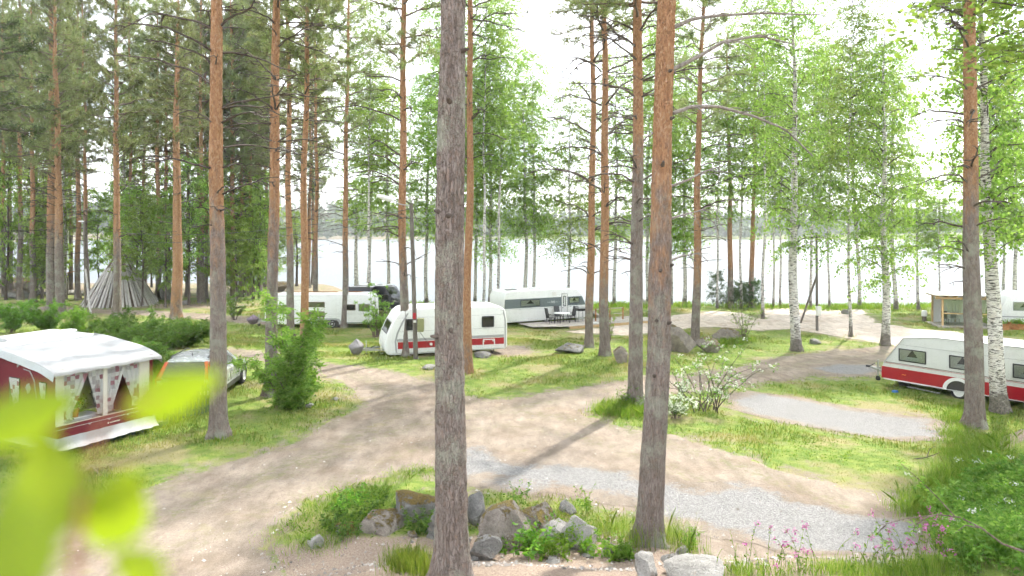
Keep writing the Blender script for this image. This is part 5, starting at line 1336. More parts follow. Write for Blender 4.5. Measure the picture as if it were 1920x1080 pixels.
# ------------------------------------------------------------------ far right: timber porch with glazing, caravan, planters
def porch():
    b = hit(1766, 613); z = b.z
    t = thing('glazed_porch', 'timber framed glazed porch beside the far right caravan', 'porch', (b.x, b.y, z), -.25)
    for x in (0, 1.55, 3.2):
        MB().b2((x, 0, 0), (x+.12, .12, 2.05)).build('post', M['raw_wood'], t); MB().b2((x, 2.3, 0), (x+.12, 2.42, 2.2)).build('post', M['raw_wood'], t)
    MB().b2((-.45, -.2, 2.05), (3.6, -.04, 2.2)).build('beam', M['raw_wood'], t)
    for i in range(7): MB().box((-.3+i*.6, 1.15, 2.25), (.08, 2.9, .12)).build('rafter', M['raw_wood'], t)
    MB().box((1.5, 1.15, 2.34), (4.1, 2.95, .05)).build('roof_sheet', M['white'], t)
    MB().b2((-.4, -.45, -.1), (3.6, 2.5, .1)).build('step', M['deck_wood'], t, bevel=.02)
    MB().b2((.1, .03, .95), (3.2, .09, 1.03)).build('sill', M['raw_wood'], t)
    for x0, x1 in ((.12, 1.55), (1.67, 3.2)):
        MB().b2((x0, .05, 1.03), (x1, .06, 2.05)).build('pane', M['glass'], t); MB().b2((x0, .05, .12), (x1, .06, .95)).build('pane', M['glass'], t)
    for x0, x1, s in ((.2, .9, 1), (.9, 1.5, -1), (1.75, 2.4, 1), (2.4, 3.1, -1)): link('curtain', curtain_mesh(x0, x1, 1.05, 2.0, .25, 0, s, 12, 6, .03, 'lace', .7), t)
    MB().b2((.1, 2.35, .1), (3.3, 2.4, 2.1)).build('back_wall', M['white'], t)
    r = -.25; wp = lambda x, y, zz: Vector((b.x+math.cos(r)*x-math.sin(r)*y, b.y+math.sin(r)*x+math.cos(r)*y, z+zz))
    for i, (x, y, lab) in enumerate(((.45, .8, 'dark chair at the corner inside the glazed porch'), (1.15, .9, 'pale chair by the middle post inside the glazed porch'), (2.4, .8, 'chair seen through the right pane of the glazed porch'))):
        ch = thing('porch_chair', lab, 'chair', wp(x, y, .1), r+.3*i)
        mt = M['darktrim'] if i == 0 else M['greytrim']
        MB().box((0, 0, .42), (.42, .42, .04)).build('seat', mt, ch); MB().box((0, .2, .70), (.42, .04, .5)).build('backrest', mt, ch)
        for sx in (-.18, .18):
            for sy in (-.18, .18): MB().b2((sx-.015, sy-.015, 0), (sx+.015, sy+.015, .42)).build('leg', mt, ch)
    e = wp(4.2, 1.0, 0); cv = thing('caravan', 'white caravan with wide window at the far right edge behind the porch', 'caravan', (e.x, e.y, gz(e.x, e.y)), -.3)
    pf = [(.2, .35), (-.02, .6), (.0, 1.5), (.35, 2.2), (.8, 2.5), (5.4, 2.5), (5.8, 2.2), (5.9, .6), (5.8, .35)]
    caravan_body(cv, pf, 2.3); window(cv, .7, 2.2, 1.2, 1.85, style='lace', fm='greytrim'); window(cv, 3.2, 4.4, 1.2, 1.85, style='lace', fm='greytrim')
    band(cv, 'grey_stripe', pf, .7, .8, 'greytrim'); wheel(cv, 3.0, .1, .32); roof_bits(cv, [(2.0, 1.1, 2.53, .6, .5, .1, 'white')])
    for i, (px, lab) in enumerate(((1874, 'brown wooden planter box in front of the far right caravan'), (1908, 'second brown planter box at the right picture edge by the caravan'))):
        q = hit(px, 618); pt = thing('planter_box', lab, 'planter', q, -.25)
        for sy in (-1, 1): MB().b2((-.5, sy*.2-.02, .0), (.5, sy*.2+.02, .42)).build('board', M['rust'], pt)
        for sx in (-1, 1): MB().b2((sx*.5-.03, -.24, 0), (sx*.5+.03, .24, .52)).build('post', M['rust'], pt)
        rng = np.random.default_rng(60+i); C = rng.normal(size=(500, 3))*np.array([.28, .12, .12])+np.array([0, 0, .52]); link('leaves', leafmesh('leaves', C, rng.normal(size=C.shape), .1, .06, M['leaf'], rng), pt)
porch()
def bollard():
    b = hit(1733, 603); t = thing('bollard_light', 'low dark bollard light with white cap on the shore lawn', 'bollard', b)
    MB().lathe([(.16, 0), (.15, .42)], (0, 0, 1), (0, 0, 0), 16).build('post', M['brown_wood'], t, smooth=True); MB().lathe([(.20, .42), (.20, .78), (.15, .86), (.001, .88)], (0, 0, 1), (0, 0, 0), 16).build('lamp_cap', M['white'], t, smooth=True)
bollard()

# ------------------------------------------------------------------ picket fence by the awning
def fence():
    a = hit(314, 797); b = hit(400, 774); d = Vector((b.x-a.x, b.y-a.y, 0)); L = d.length; d.normalize()
    t = thing('picket_fence', 'short dark green picket fence between the awning and pine trunk', 'fence', (a.x, a.y, min(a.z, b.z)), rot_of(d))
    n = 13
    for i in range(n):
        x = i*L/(n-1); MB().prism([(x-.035, .08), (x+.035, .08), (x+.035, 1.0), (x, 1.07), (x-.035, 1.0)], -.012, .012).build('picket', M['green_paint'], t)
    for z in (.25, .82): MB().b2((-.05, .014, z-.04), (L+.05, .05, z+.04)).build('rail', M['green_paint'], t)
    for x in (0.0, L): MB().b2((x-.05, .052, -.1), (x+.05, .14, 1.1)).build('post', M['green_paint'], t)
fence()

# ------------------------------------------------------------------ boulders
for (px, py, w, h, lab, sd, mt, dp, kw) in [
    (1070, 664, 66, 24, 'flat grey boulder in the lawn left of the twin pines', 11, 'granite', .8, {}),
    (1166, 682, 32, 34, 'rounded brown boulder tucked behind the thick pine trunk', 12, 'mossy', .9, {}),
    (1276, 662, 72, 58, 'large layered boulder with ochre moss behind the flowering bush', 13, 'mossy', .9, dict(ang=.8)),
    (1334, 662, 48, 34, 'grey and moss striped boulder right of a pine foot', 14, 'mossy', .8, dict(ang=.8)),
    (1372, 640, 62, 26, 'dark mossy mound of rock under the pale sapling', 15, 'mossy', .8, {}),
    (1531, 646, 26, 12, 'small pale stone beside the leaning birch foot', 16, 'pale_stone', .8, {}),
    (1589, 590, 20, 10, 'brown stone on the shore lawn near the utility pole', 17, 'granite', .8, {}),
    (907, 672, 34, 14, 'low stone in the grass under the caravan rear', 18, 'granite', .8, {}),
    (803, 694, 34, 10, 'flat pale slab of rock at the lawn edge by the lamp post', 19, 'pale_stone', .7, {}),
    (578, 766, 20, 10, 'small grey stone in the grass below the rowan bush', 20, 'pale_stone', .8, {}),
    (627, 752, 14, 7, 'tiny pale stone at the lawn corner by the track', 21, 'pale_stone', .8, {}),
    (26, 560, 60, 14, 'pale rock ledge at the left forest edge', 22, 'granite', .8, {}),
    (35, 547, 60, 20, 'mossy boulder behind the pale ledge at the left edge', 23, 'mossy', .8, {}),
    (20, 540, 90, 26, 'green mossy outcrop at the far left forest floor', 24, 'mossy', .7, {}),
    (133, 553, 30, 9, 'grey fire stone beside the metal pot', 25, 'pale_stone', .8, {}),
    (312, 563, 40, 30, 'dark boulder right of the tepee', 26, 'granite', .8, {}),
    (345, 572, 22, 10, 'low pale stone right of the tepee by the path', 27, 'pale_stone', .8, {}),
    (507, 548, 90, 26, 'long mossy rock wall beyond the shrub at the shore', 28, 'mossy', .6, dict(ang=.9)),
    (1225, 575, 90, 18, 'broad bare rock at the shore behind the thick pine', 29, 'pale_stone', .7, {}),
    (1120, 597, 16, 12, 'pile of grey stones near the caravan nose', 30, 'pale_stone', .8, {}),
    (150, 555, 26, 10, 'small stone left of the tepee braces', 31, 'granite', .8, {}),
    ]:
    prock(px, py, w, h, lab, sd, mt, dp, **kw)

# the row of foreground boulders along the bank
FB = [
    # px, py of the foot (front), width px, height px, depth factor, seed, material, label
    (775, 980, 108, 70, .9, 41, 'orange_moss', 'boulder capped with orange moss left of the big pine', .2, .3),
    (715, 1000, 84, 62, 1.0, 42, 'mossy', 'sandy grey boulder half buried below the orange mossy one', .6, .35),
    (826, 1010, 86, 86, .7, 43, 'granite', 'upright grey slab of rock leaning behind the big pine trunk', .9, .15),
    (890, 985, 60, 72, .7, 44, 'granite', 'angular grey block right behind the big pine trunk', .9, .15),
    (905, 1052, 62, 56, .8, 45, 'granite', 'dark squared boulder at the foot of the big pine', .9, .12),
    (958, 1030, 112, 88, .9, 46, 'mossy', 'large sloping grey boulder with rusty moss right of the big pine', .8, .15),
    (1012, 985, 96, 40, .7, 47, 'mossy', 'flat topped slab with yellow moss at the bank edge', .9, .15),
    (1066, 965, 44, 30, .8, 48, 'granite', 'blue grey angular stone on top of the bank', .9, .15),
    (1044, 1018, 66, 46, .9, 49, 'pale_stone', 'pale boulder behind the fern leaves on the bank', .6, .15),
    (1092, 1030, 78, 62, .9, 50, 'pale_stone', 'pale boulder with dark overhung face in the bank', .8, .15),
    (1150, 1045, 40, 24, .8, 51, 'granite', 'small dark stone among leaves on the bank', .6, .2),
    (1216, 1088, 62, 66, .8, 52, 'pale_stone', 'pointed whitish boulder in front of the right pine', .95, .12),
    (1313, 1096, 112, 50, .8, 53, 'pale_stone', 'broad rounded whitish boulder at the bottom edge', .35, .15),
    (1264, 1062, 40, 26, .8, 54, 'granite', 'brown stone wedged between the two whitish boulders', .6, .15),
    (1283, 1044, 30, 34, .5, 55, 'granite', 'dark splinter of rock behind the whitish boulders', .95, .1),
    (1036, 1056, 40, 13, .6, 56, 'granite', 'flat grey stone lying on the bare bank soil', .5, .1),
    (589, 1026, 26, 28, .9, 57, 'pale_stone', 'smooth round pale stone in the verge grass', .1, .15),
    (1108, 1046, 26, 12, .8, 58, 'pale_stone', 'small loose stone on the bank soil', .6, .1),
    (650, 1000, 60, 22, .8, 59, 'orange_moss', 'low mossy stone sunk in the verge grass', .3, .3),
    ]
for (px, py, w, h, dp, sd, mt, lab, ang, sink) in FB:
    b = hit(px, py); s = b.y/F; wv = w*s*1.28; hv = h*s*.85; sink = sink+.14
    rock('boulder', lab, (b.x, b.y+wv*dp*.3, b.z-.04), (wv, wv*dp, hv/(1-sink)), sd, mt, rz=sd*.7, ang=ang, sink=sink)

rf = np.random.default_rng(404)
for i in range(16):                                               # smaller stones filling the gaps of the bank
    px, py = rf.uniform(760, 1150), rf.uniform(985, 1052); b = hit(px, py); w = rf.uniform(.12, .30)
    rock('stone', 'small stone wedged among the boulders on the bank', (b.x, b.y, b.z-.02), (w, w*.8, w*.75), 420+i, ('granite', 'mossy')[i % 2], rz=i*1.3, cat='stone', group='small stones on the bank', sink=.35, sub=3)

# ------------------------------------------------------------------ pines one can tell apart
pine(410, 818, 405, 29, 'tall pine with orange upper bark right of the silver wagon', orange=.30, nr=24, nseg=160, relief=.010, cr=0, h=26, dead_z=6)
pine(330, 598, 331, 18, 'straight orange pine behind the hedge right of the tepee', orange=.05, cr=1, nseg=60, dead_z=6)
pine(508, 742, 520, 21, 'red brown pine growing out of the rowan bush', orange=.30, nr=20, nseg=120, relief=.008, cr=2, h=26, dead_z=7)
pine(546, 640, 539, 13, 'slim grey based pine behind the rowan bush', orange=.30, cr=3, nseg=60, dead_z=7)
pine(570, 655, 577, 14, 'smooth yellow orange pine right of the rowan bush', orange=-.3, cr=0, nseg=60, dead_z=8)
pine(591, 585, 591, 9, 'thin pine standing behind the long twin axle caravan', orange=.25, cr=99, crown_z=12.5, h=29)
pine(645, 615, 653, 11, 'slender pine in front of the long caravan with crown in view', orange=.28, cr=99, h=28, crown_z=13.2, dead_z=5)
pine(759, 668, 756, 16, 'pine beside the lamp post with many bare side branches', orange=.25, cr=99, h=27, crown_z=13.5, nseg=80, dead_z=3.8, dead_s=1.2)
pine(878, 700, 880, 15, 'orange pine half hidden behind the big central trunk', orange=.0, cr=99, nseg=60, h=28, crown_z=17)
pine(1105, 652, 1110, 14, 'left one of the twin pines on the caravan lawn', orange=.15, cr=99, h=28, crown_z=15.8, nseg=60, dead_z=4, dead_s=1.6)
pine(1135, 667, 1132, 17, 'right one of the twin pines casting a long shadow', orange=.18, cr=99, h=28, crown_z=16, nseg=60, dead_z=5, dead_s=1.35)
pine(1190, 757, 1196, 25, 'thick grey and rust pine left of the front right trunk', orange=.42, nr=24, nseg=140, relief=.010, cr=3, h=25, dead_z=4.5)
pine(1303, 648, 1318, 15, 'pine behind the boulders with crown reaching into the picture top', orange=.22, cr=99, h=25, crown_z=12.5, nseg=60, dead_z=4.5, dead_s=1.4)
pine(1370, 577, 1362, 10, 'shore pine left of the dark little spruces', orange=.18, cr=99, h=25, crown_z=16, crown_s=.8)
pine(1409, 577, 1418, 9, 'thin leaning shore pine right of the dark little spruces', orange=.15, cr=99, h=24, crown_z=15, crown_s=.8)
pine(1828, 800, 1820, 30, 'red brown pine in front of the right caravan', orange=.40, nr=24, nseg=140, relief=.009, cr=0, h=26, crown_z=14.5, dead_z=5)

# the two big trunks nearest the camera
t, ctr, rad, h = pine(847, 1088, 853, 56, 'big scaly grey pine trunk in the centre foreground', orange=.62, nr=110, nseg=520, relief=.017, cr=1, h=25, dead=False, crown_s=1.1)
def knots(t, ctr, rad, zs, seed, lichen=True):
    rng = np.random.default_rng(seed)
    for z in zs:
        az = rng.uniform(-2.6, -.5); c = ctr(z); r = rad(z); p = Vector(c)+Vector((math.cos(az), math.sin(az), 0))*r*.92
        d = Vector((math.cos(az), math.sin(az), rng.uniform(.0, .5))); L = rng.uniform(.05, .14)
        MB().tube([p-d*.04, p+d*L*.4, p+d*L], [.05, .032, .018], 8).build('branch_stub', M['dark_bark'], t, smooth=True)
knots(t, ctr, rad, [3.4, 3.5, 5.05, 5.1, 6.6, 7.3, 8.6, 9.5], 3)
t14, ctr14, rad14, h14 = pine(1218, 1012, 1252, 44, 'big pine trunk in the right foreground with orange upper bark', orange=.30, nr=100, nseg=480, relief=.014, cr=2, h=25, dead=False, crown_s=1.1)
knots(t14, ctr14, rad14, [4.2, 4.25, 5.2, 5.3, 7.2, 8.1, 9.0, 3.2], 5)
b14 = t14.matrix_basis.inverted()
def limb14(pts, r0, dy=0.0):
    Y = t14.location.y; P = [b14 @ (at(x, y, Y)+Vector((0, dy*i, 0))) for i, (x, y) in enumerate(pts)]
    rng = np.random.default_rng(int(pts[0][1])); A = np.array([tuple(p) for p in P])
    tt = np.linspace(0, len(A)-1, 3*len(A)); A2 = np.stack([np.interp(tt, np.arange(len(A)), A[:, c]) for c in range(3)], 1)
    ln = [(A2, np.linspace(r0, r0*.3, len(A2)))]
    for q in range(7):
        i = int(rng.integers(3, len(A2))); ln.append((arc(A2[i], rng.uniform(-1.2, 1.2), rng.uniform(-.5, .6), rng.uniform(-1, .3), rng.uniform(.25, .8), 5, rng, .2), np.linspace(r0*.3, r0*.08, 6)))
    link('branch', lines_mesh('branch', ln, M['dead_twig'], 6), t14)
limb14([(1262, 52), (1300, 34), (1350, 26), (1440, 20), (1530, 22)], .045, .05)
limb14([(1262, 130), (1310, 105), (1360, 75), (1430, 60), (1500, 75)], .05, .08)
limb14([(1262, 212), (1300, 198), (1350, 196), (1420, 212), (1490, 238), (1545, 288)], .045, .1)
limb14([(1255, 350), (1290, 338), (1320, 322), (1350, 312)], .032, .05)
limb14([(1250, 412), (1285, 402), (1322, 393)], .03, .05)
limb14([(1248, 492), (1280, 480), (1310, 476)], .028, .05)

# ------------------------------------------------------------------ forest on the left
def FLB(x): return 'slim pine in the dense woods left of the stone oven' if x < 90 else ('slim pine in the dense woods behind the tepee' if x < 290 else ('slim pine in the dense woods between tepee and long caravan' if x < 520 else 'slim pine on the wooded shore beyond the long caravan'))
FP = [(20, 548, 18, 8, .3), (37, 562, 36, 9, .3), (62, 567, 58, 10, .2), (97, 586, 97, 15, .22), (114, 594, 103, 15, .22), (146, 563, 144, 9, .1), (165, 566, 156, 8, .3), (219, 594, 216, 13, .18), (247, 557, 243, 7, .5),
      (296, 562, 293, 9, .1), (312, 559, 311, 8, .15), (378, 568, 376, 10, .2), (386, 560, 384, 7, .2), (438, 560, 437, 8, .0), (452, 556, 453, 9, .3), (463, 552, 461, 8, .4), (487, 550, 485, 9, .4), (8, 556, 6, 8, .3), (352, 556, 350, 7, .35), (272, 552, 270, 7, .4), (415, 556, 414, 7, .2)]
wh = {97: 'left stem of the paired orange pines before the stone oven', 114: 'right stem of the paired orange pines before the stone oven', 219: 'pine trunk standing in front of the tepee', 62: 'orange pine left of the stone oven', 296: 'orange pine just right of the tepee',
      146: 'yellowish pine between the stone oven and the tepee', 378: 'pine left of the tall wagon-side trunk in the back woods', 438: 'yellow orange thin pine right of the tall wagon-side trunk'}
for i, (x, y, xt, w, o) in enumerate(FP):
    rr = np.random.default_rng(500+i); hh = rr.uniform(28, 34)
    pine(x, y, xt, w, wh.get(x, FLB(x)), None if x in wh else 'forest pines behind the tepee', h=hh, cr=i, crown_z=hh*rr.uniform(.40, .54), orange=o+.12, nr=10, nseg=24, crown_s=rr.uniform(.8, 1.1))
rr = np.random.default_rng(77); pts = []
while len(pts) < 22:
    x, y = rr.uniform(-62, -20), rr.uniform(70, 91)
    if y > shore_y(x)-1.5 or y < 66 or any((x-a)**2+(y-b)**2 < 7 for a, b in pts): continue
    pts.append((x, y))
for i, (x, y) in enumerate(pts):
    b = Vector((x, y, gz(x, y))); hh = rr.uniform(26, 34); px = 960+F*x/y
    if i % 5 == 4: birch(px, 500+i, px+rr.normal()*8, rr.uniform(5, 8), 'white stemmed birch among the dense trees behind the tepee', 'birches in the left forest', h=hh*.7, cr=int(rr.integers(0, 3)), crown_z=rr.uniform(3, 6), base=b, nr=8)
    else: pine(px, 500+i, px+rr.normal()*6, rr.uniform(5, 8.5), FLB(px), 'forest pines behind the tepee', h=hh, cr=i, crown_z=hh*rr.uniform(.32, .46), orange=rr.uniform(.1, .4), nr=8, nseg=20, base=b, crown_s=rr.uniform(.8, 1.1))
for i in range(36):                                               # leafy understorey
    x = rr.uniform(-62, -25); y = min(rr.uniform(64, 90), float(shore_y(x))-1); b = Vector((x, y, gz(x, y)))
    birch(960+F*x/y, 520+i, 960+F*x/y+rr.normal()*10, rr.uniform(3, 5), 'young leafy tree in the understorey of the left forest', 'understorey trees', h=rr.uniform(8, 15), cr=4 if i % 2 else 3, crown_z=rr.uniform(1.0, 2.6), base=b, nr=6, name='young_tree', white=False, crown_s=rr.uniform(1.1, 1.6))

# conifer bough at the upper left, its shade painted into the needle colour
b = hit(-85, 700); t = thing('conifer_tree', 'conifer, shade painted into needle colour, whose boughs hang in at the upper left corner', 'tree', b); rng = np.random.default_rng(640)
me, ctr, rad = trunk_mesh('trunk', 18, .24, rng, 40, 14, .04, M['dark_bark']); link('trunk', me, t)
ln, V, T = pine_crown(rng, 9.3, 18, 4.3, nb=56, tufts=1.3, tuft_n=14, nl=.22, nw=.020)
link('limbs', lines_mesh('limbs', ln, M['dark_bark'], 4), t); link('crown', mesh_np('crown', V, [T], M['shaded_needles']), t)

# ------------------------------------------------------------------ birches
def named_birch(x, y, xt, w, lab, h, cr, cz, cs=1.0, group=None, white=True, base=None): return birch(x, y, xt, w, lab, group, h=h, cr=cr, crown_z=cz, crown_s=cs, white=white, base=base)
named_birch(1493, 658, 1488, 17, 'white birch with black patched bark left of the utility pole', 21, 2, 5.4, 1.12)
named_birch(1660, 648, 1655, 14, 'white birch in front of the shore lawn right of the utility pole', 19, 0, 3.6, 1.25)
named_birch(1874, 772, 1838, 25, 'leaning white birch beside the pine at the right caravan', 18, 1, 5.5, 1.2)
SHL = [(760, 'slender shoreline birch behind the black camper van'), (880, 'slender shoreline birch seen beside the big central trunk'), (1085, 'slender shoreline birch rising behind the slate banded caravan'), (1200, 'slender shoreline birch behind the twin pines'),
       (1320, 'slender shoreline birch behind the large layered boulder'), (1480, 'slender shoreline birch beside the dark spruce saplings'), (1580, 'slender shoreline birch near the braced utility pole'), (1745, 'slender shoreline birch before the open water right of the utility pole'), (2000, 'slender shoreline birch behind the glazed porch')]
for i, (x, y, xt, w, hh, cr, cz, cs) in enumerate([
        (728, 566, 728, 7, 21.0, 5, 6.4, 1.25), (668, 562, 664, 9, 12.0, 4, 7.0, 1.2), (918, 567, 915, 6, 24.0, 5, 4.2, 1.25), (985, 570, 981, 7, 21.0, 5, 6.8, 1.25), (1000, 568, 996, 6, 24.0, 5, 5.8, 1.25),
        (1066, 569, 1072, 5, 21.0, 5, 4.4, 1.25), (1152, 574, 1156, 6, 24.0, 5, 5.8, 1.25), (1283, 572, 1288, 7, 25.2, 5, 5.4, 1.25), (1258, 575, 1258, 5, 20.4, 1, 4.4, 1.59), (1450, 577, 1446, 4, 21.6, 5, 8.8, 1.25), (1463, 577, 1466, 4, 21.0, 5, 8.3, 1.25),
        (1612, 578, 1585, 6, 24.0, 2, 6.0, 1.46), (1680, 580, 1672, 7, 24.0, 5, 6.8, 1.25), (1722, 581, 1720, 5, 12.0, 1, 5.2, 1.2), (1905, 585, 1903, 7, 24.0, 2, 5.8, 1.46), (1880, 580, 1876, 5, 21.0, 5, 5.8, 1.25),
        (800, 562, 806, 7, 21.6, 5, 6.0, 1.25), (850, 566, 838, 6, 25.2, 2, 6.8, 1.46), (1345, 578, 1352, 4, 21.6, 5, 7.8, 1.25), (1555, 579, 1560, 4, 24.0, 5, 7.8, 1.25), (1760, 584, 1768, 4, 10.0, 1, 4.3, 1.0),
        (890, 568, 900, 6, 21.0, 5, 7.8, 1.25), (1215, 574, 1220, 6, 26.4, 5, 6.8, 1.25), (1390, 578, 1398, 5, 26.4, 2, 9.8, 1.59), (1520, 579, 1528, 5, 25.2, 5, 8.3, 1.25), (690, 562, 702, 6, 22.8, 5, 8.9, 1.25), (1850, 583, 1860, 5, 24.0, 1, 6.8, 1.59)]):
    named_birch(x, y, xt, w, next(l for lim, l in SHL if x < lim), hh, cr, cz, cs, 'birches along the lake shore')
# tall birches whose high thin crowns fill the top of the view
for (px, Y, hh, cz, lab) in ((905, 57, 28, 11, 'tall thin crowned birch right of the big central trunk'), (935, 60, 27, 12, 'second tall thin crowned birch right of the big central trunk'),         (1430, 56, 28, 12, 'tall birch between the shore pines and the black patched birch'), (1595, 47, 25, 11, 'tall birch rising over the pale shore stone'), (1245, 56, 27, 13, 'tall birch behind the front right trunk'), (690, 60, 27, 12, 'tall birch behind the long caravan'), (830, 58, 28, 12, 'tall birch hidden partly by the big central trunk')):
    x = (px-960)/F*Y; bq = Vector((x, Y, gz(x, Y))); birch(px, 560, px+5, 5.5, lab, 'tall birches', h=hh, cr=5, crown_z=cz, base=bq, crown_s=1.3)
# trees just outside the frame on the right: their boughs reach in at the top right
b = Vector((10.3, 13.0, gz(10.3, 13.0))); named_birch(2005, 900, 2020, 30, 'near birch whose leafy boughs hang in at the top right', 17, 0, 8.0, 1.4, base=b)
# pale sapling and dark little spruces by the shore
for i, (x, y, hh) in enumerate(((1343, 575, 3.0), (1388, 577, 2.2), (1412, 577, 2.3), (1375, 576, 1.6))):
    bq = hit(x, y); rng = np.random.default_rng(800+i); t = thing('conifer_tree', ('narrow dark spruce sapling at the shore, leftmost of four', 'dark spruce sapling at the foot of the shore pine', 'dark spruce sapling beside the thin leaning shore pine', 'smallest dark spruce sapling at the shore')[i], 'tree', bq, 0, 'spruce saplings')
    link('trunk', lines_mesh('trunk', [(np.array([[0, 0, -.1], [0, 0, hh]]), np.array([.05, .01]))], M['dark_bark'], 6), t)
    ln, V, T = pine_crown(rng, .25, hh, .5, nb=24, tufts=1.2, tuft_n=12, nl=.16, nw=.03); link('crown', mesh_np('crown', V, [T], M['spruce']), t)

# ------------------------------------------------------------------ shrubs
b = hit(545, 764); shrub('rowan_bush', 'leafy green rowan bush at the foot of the red brown pine', b, 3.6, 1.5, 31, M['herb'], nst=30, leaf=.12, per=24, pinnate=True, up=1.15, arch=.8, sub=6, jmin=1, short=.3)
b = hit(706, 632); shrub('shrub', 'light green shrub at the nose of the red striped caravan', b, 3.3, 1.5, 32, M['birch_leaf'], nst=20, leaf=.13, per=44, up=1.25, arch=.5)
b = hit(440, 600); shrub('shrub', 'round shrub with pale blossom beyond the silver wagon', b, 2.3, 1.3, 33, M['leaf'], nst=18, leaf=.13, per=40, flowers=.05)
b = hit(1143, 640); shrub('shrub', 'thin leafy sapling growing by the twin pines', b, 2.6, .7, 34, M['birch_leaf'], nst=5, leaf=.10, per=20, up=1.35, arch=.3)
b = hit(1395, 640); shrub('shrub', 'pale yellow green sapling on the mossy mound', b, 2.9, 1.3, 35, M['birch_leaf'], nst=12, leaf=.10, per=20, up=1.2, arch=.6)
b = hit(1330, 770); shrub('flowering_bush', 'sprawling bush with white blossom right of the front trunk', b, 2.9, 2.2, 36, M['leaf'], nst=16, leaf=.085, per=22, flowers=.24, up=1.05, arch=1.0, bark='dark_bark')
b = hit(1270, 785); shrub('flowering_bush', 'low white flowering bush against the front right trunk', b, 1.2, 1.0, 37, M['deep_leaf'], nst=14, leaf=.075, per=24, flowers=.35, up=1.0, arch=.8)
b = hit(940, 570); shrub('shrub', 'light green shrub on the shore behind the caravans', b, 2.8, 1.6, 38, M['birch_leaf'], nst=14, leaf=.12, per=26)
b = hit(1180, 760); shrub('shrub', 'grassy herb clump at the thick pine foot', b, .6, .7, 39, M['leaf'], nst=16, leaf=.07, per=14)
for i, (x, y, hh, sp, lab) in enumerate(((20, 625, 2.4, 1.3, 'feathery hedge shrub at the left picture edge behind the awning'), (85, 622, 2.3, 1.3, 'feathery hedge shrub behind the awning roof, second from the left'), (150, 640, 2.0, 1.3, 'feathery hedge shrub behind the middle of the awning roof'),
        (215, 655, 2.2, 1.5, 'feathery hedge shrub behind the awning caravan end'), (268, 690, 2.7, 1.6, 'dense dark hedge shrub between awning and silver wagon'), (318, 655, 1.7, 1.3, 'hedge shrub beyond the silver wagon roof'), (352, 650, 1.5, 1.0, 'last hedge shrub left of the tall wagon-side pine'), (290, 728, 1.9, 1.0, 'low hedge shrub against the awning corner'))):
    b = hit(x, y); shrub('hedge_shrub', lab, b, hh, sp, 50+i, M['deep_leaf'] if i > 2 else M['leaf'], nst=24, leaf=.095, per=28, pinnate=True, group='hedge shrubs behind the awning', up=1.15, arch=.8, sub=6)

# ------------------------------------------------------------------ grass and herbs
from math import pi
def bilin(field, x, y):
    i = np.clip(np.searchsorted(XS, x)-1, 0, NXg-2); j = np.clip(np.searchsorted(YS, y)-1, 0, NYg-2)
    u = (x-XS[i])/(XS[i+1]-XS[i]); v = (y-YS[j])/(YS[j+1]-YS[j])
    return field[j, i]*(1-u)*(1-v)+field[j, i+1]*u*(1-v)+field[j+1, i]*(1-u)*v+field[j+1, i+1]*u*v
def blades(x, y, h, w, rng, lean=.55, z=None):
    n = len(x); z = bilin(GZ, x, y) if z is None else z; a = rng.uniform(0, 2*pi, n); la = rng.uniform(0, 2*pi, n); ll = np.abs(rng.normal(size=n))*lean*h
    bx, by = np.cos(a)*w/2, np.sin(a)*w/2; tx, ty = np.cos(la)*ll, np.sin(la)*ll
    P = lambda X, Y_, Z: np.stack([X, Y_, Z], 1)
    V = np.stack([P(x-bx, y-by, z-.01), P(x+bx, y+by, z-.01), P(x+bx*.7+tx*.35, y+by*.7+ty*.35, z+h*.55), P(x+tx, y+ty, z+h), P(x-bx*.7+tx*.35, y-by*.7+ty*.35, z+h*.55)], 1).reshape(-1, 3)
    i = np.arange(n)[:, None]*5
    return V, i+np.array([[0, 1, 2, 3, 4]])
rng = np.random.default_rng(21)
SDALL = np.minimum.reduce([REG[k] for k in REG])
n = 430000                                                         # lawn: denser towards the viewer
Y = 12+58*rng.random(n)**1.75; X = (rng.random(n)*2-1)*(Y*.78+1)
sd = bilin(SDALL, X, Y); sh = shore_y(X)
patch = fbm(X*.5, Y*.5, oct=4, seed=31)
keep = (sd > -.12+.35*(rng.random(n)-.5)) & (Y < sh-1) & (rng.random(n) < .30+.70*ss(.40, .60, patch)) & (rng.random(n) < .25+.75*ss(0, 1.6, sd))
lx = bilin(lit, X, Y); keep &= rng.random(n) > lx*.95
X, Y, patch = X[keep], Y[keep], patch[keep]
h = rng.uniform(.03, .085, len(X))*(.45+.85*ss(.4, .65, patch))*(1+Y/70); w = .008+.00055*Y
V, Fg = blades(X, Y, h, w, rng); o = link('grass', mesh_np('grass', V, [Fg], M['grass'])); tag(o, 'short patchy lawn grass covering the campground', 'grass', None, 'stuff')

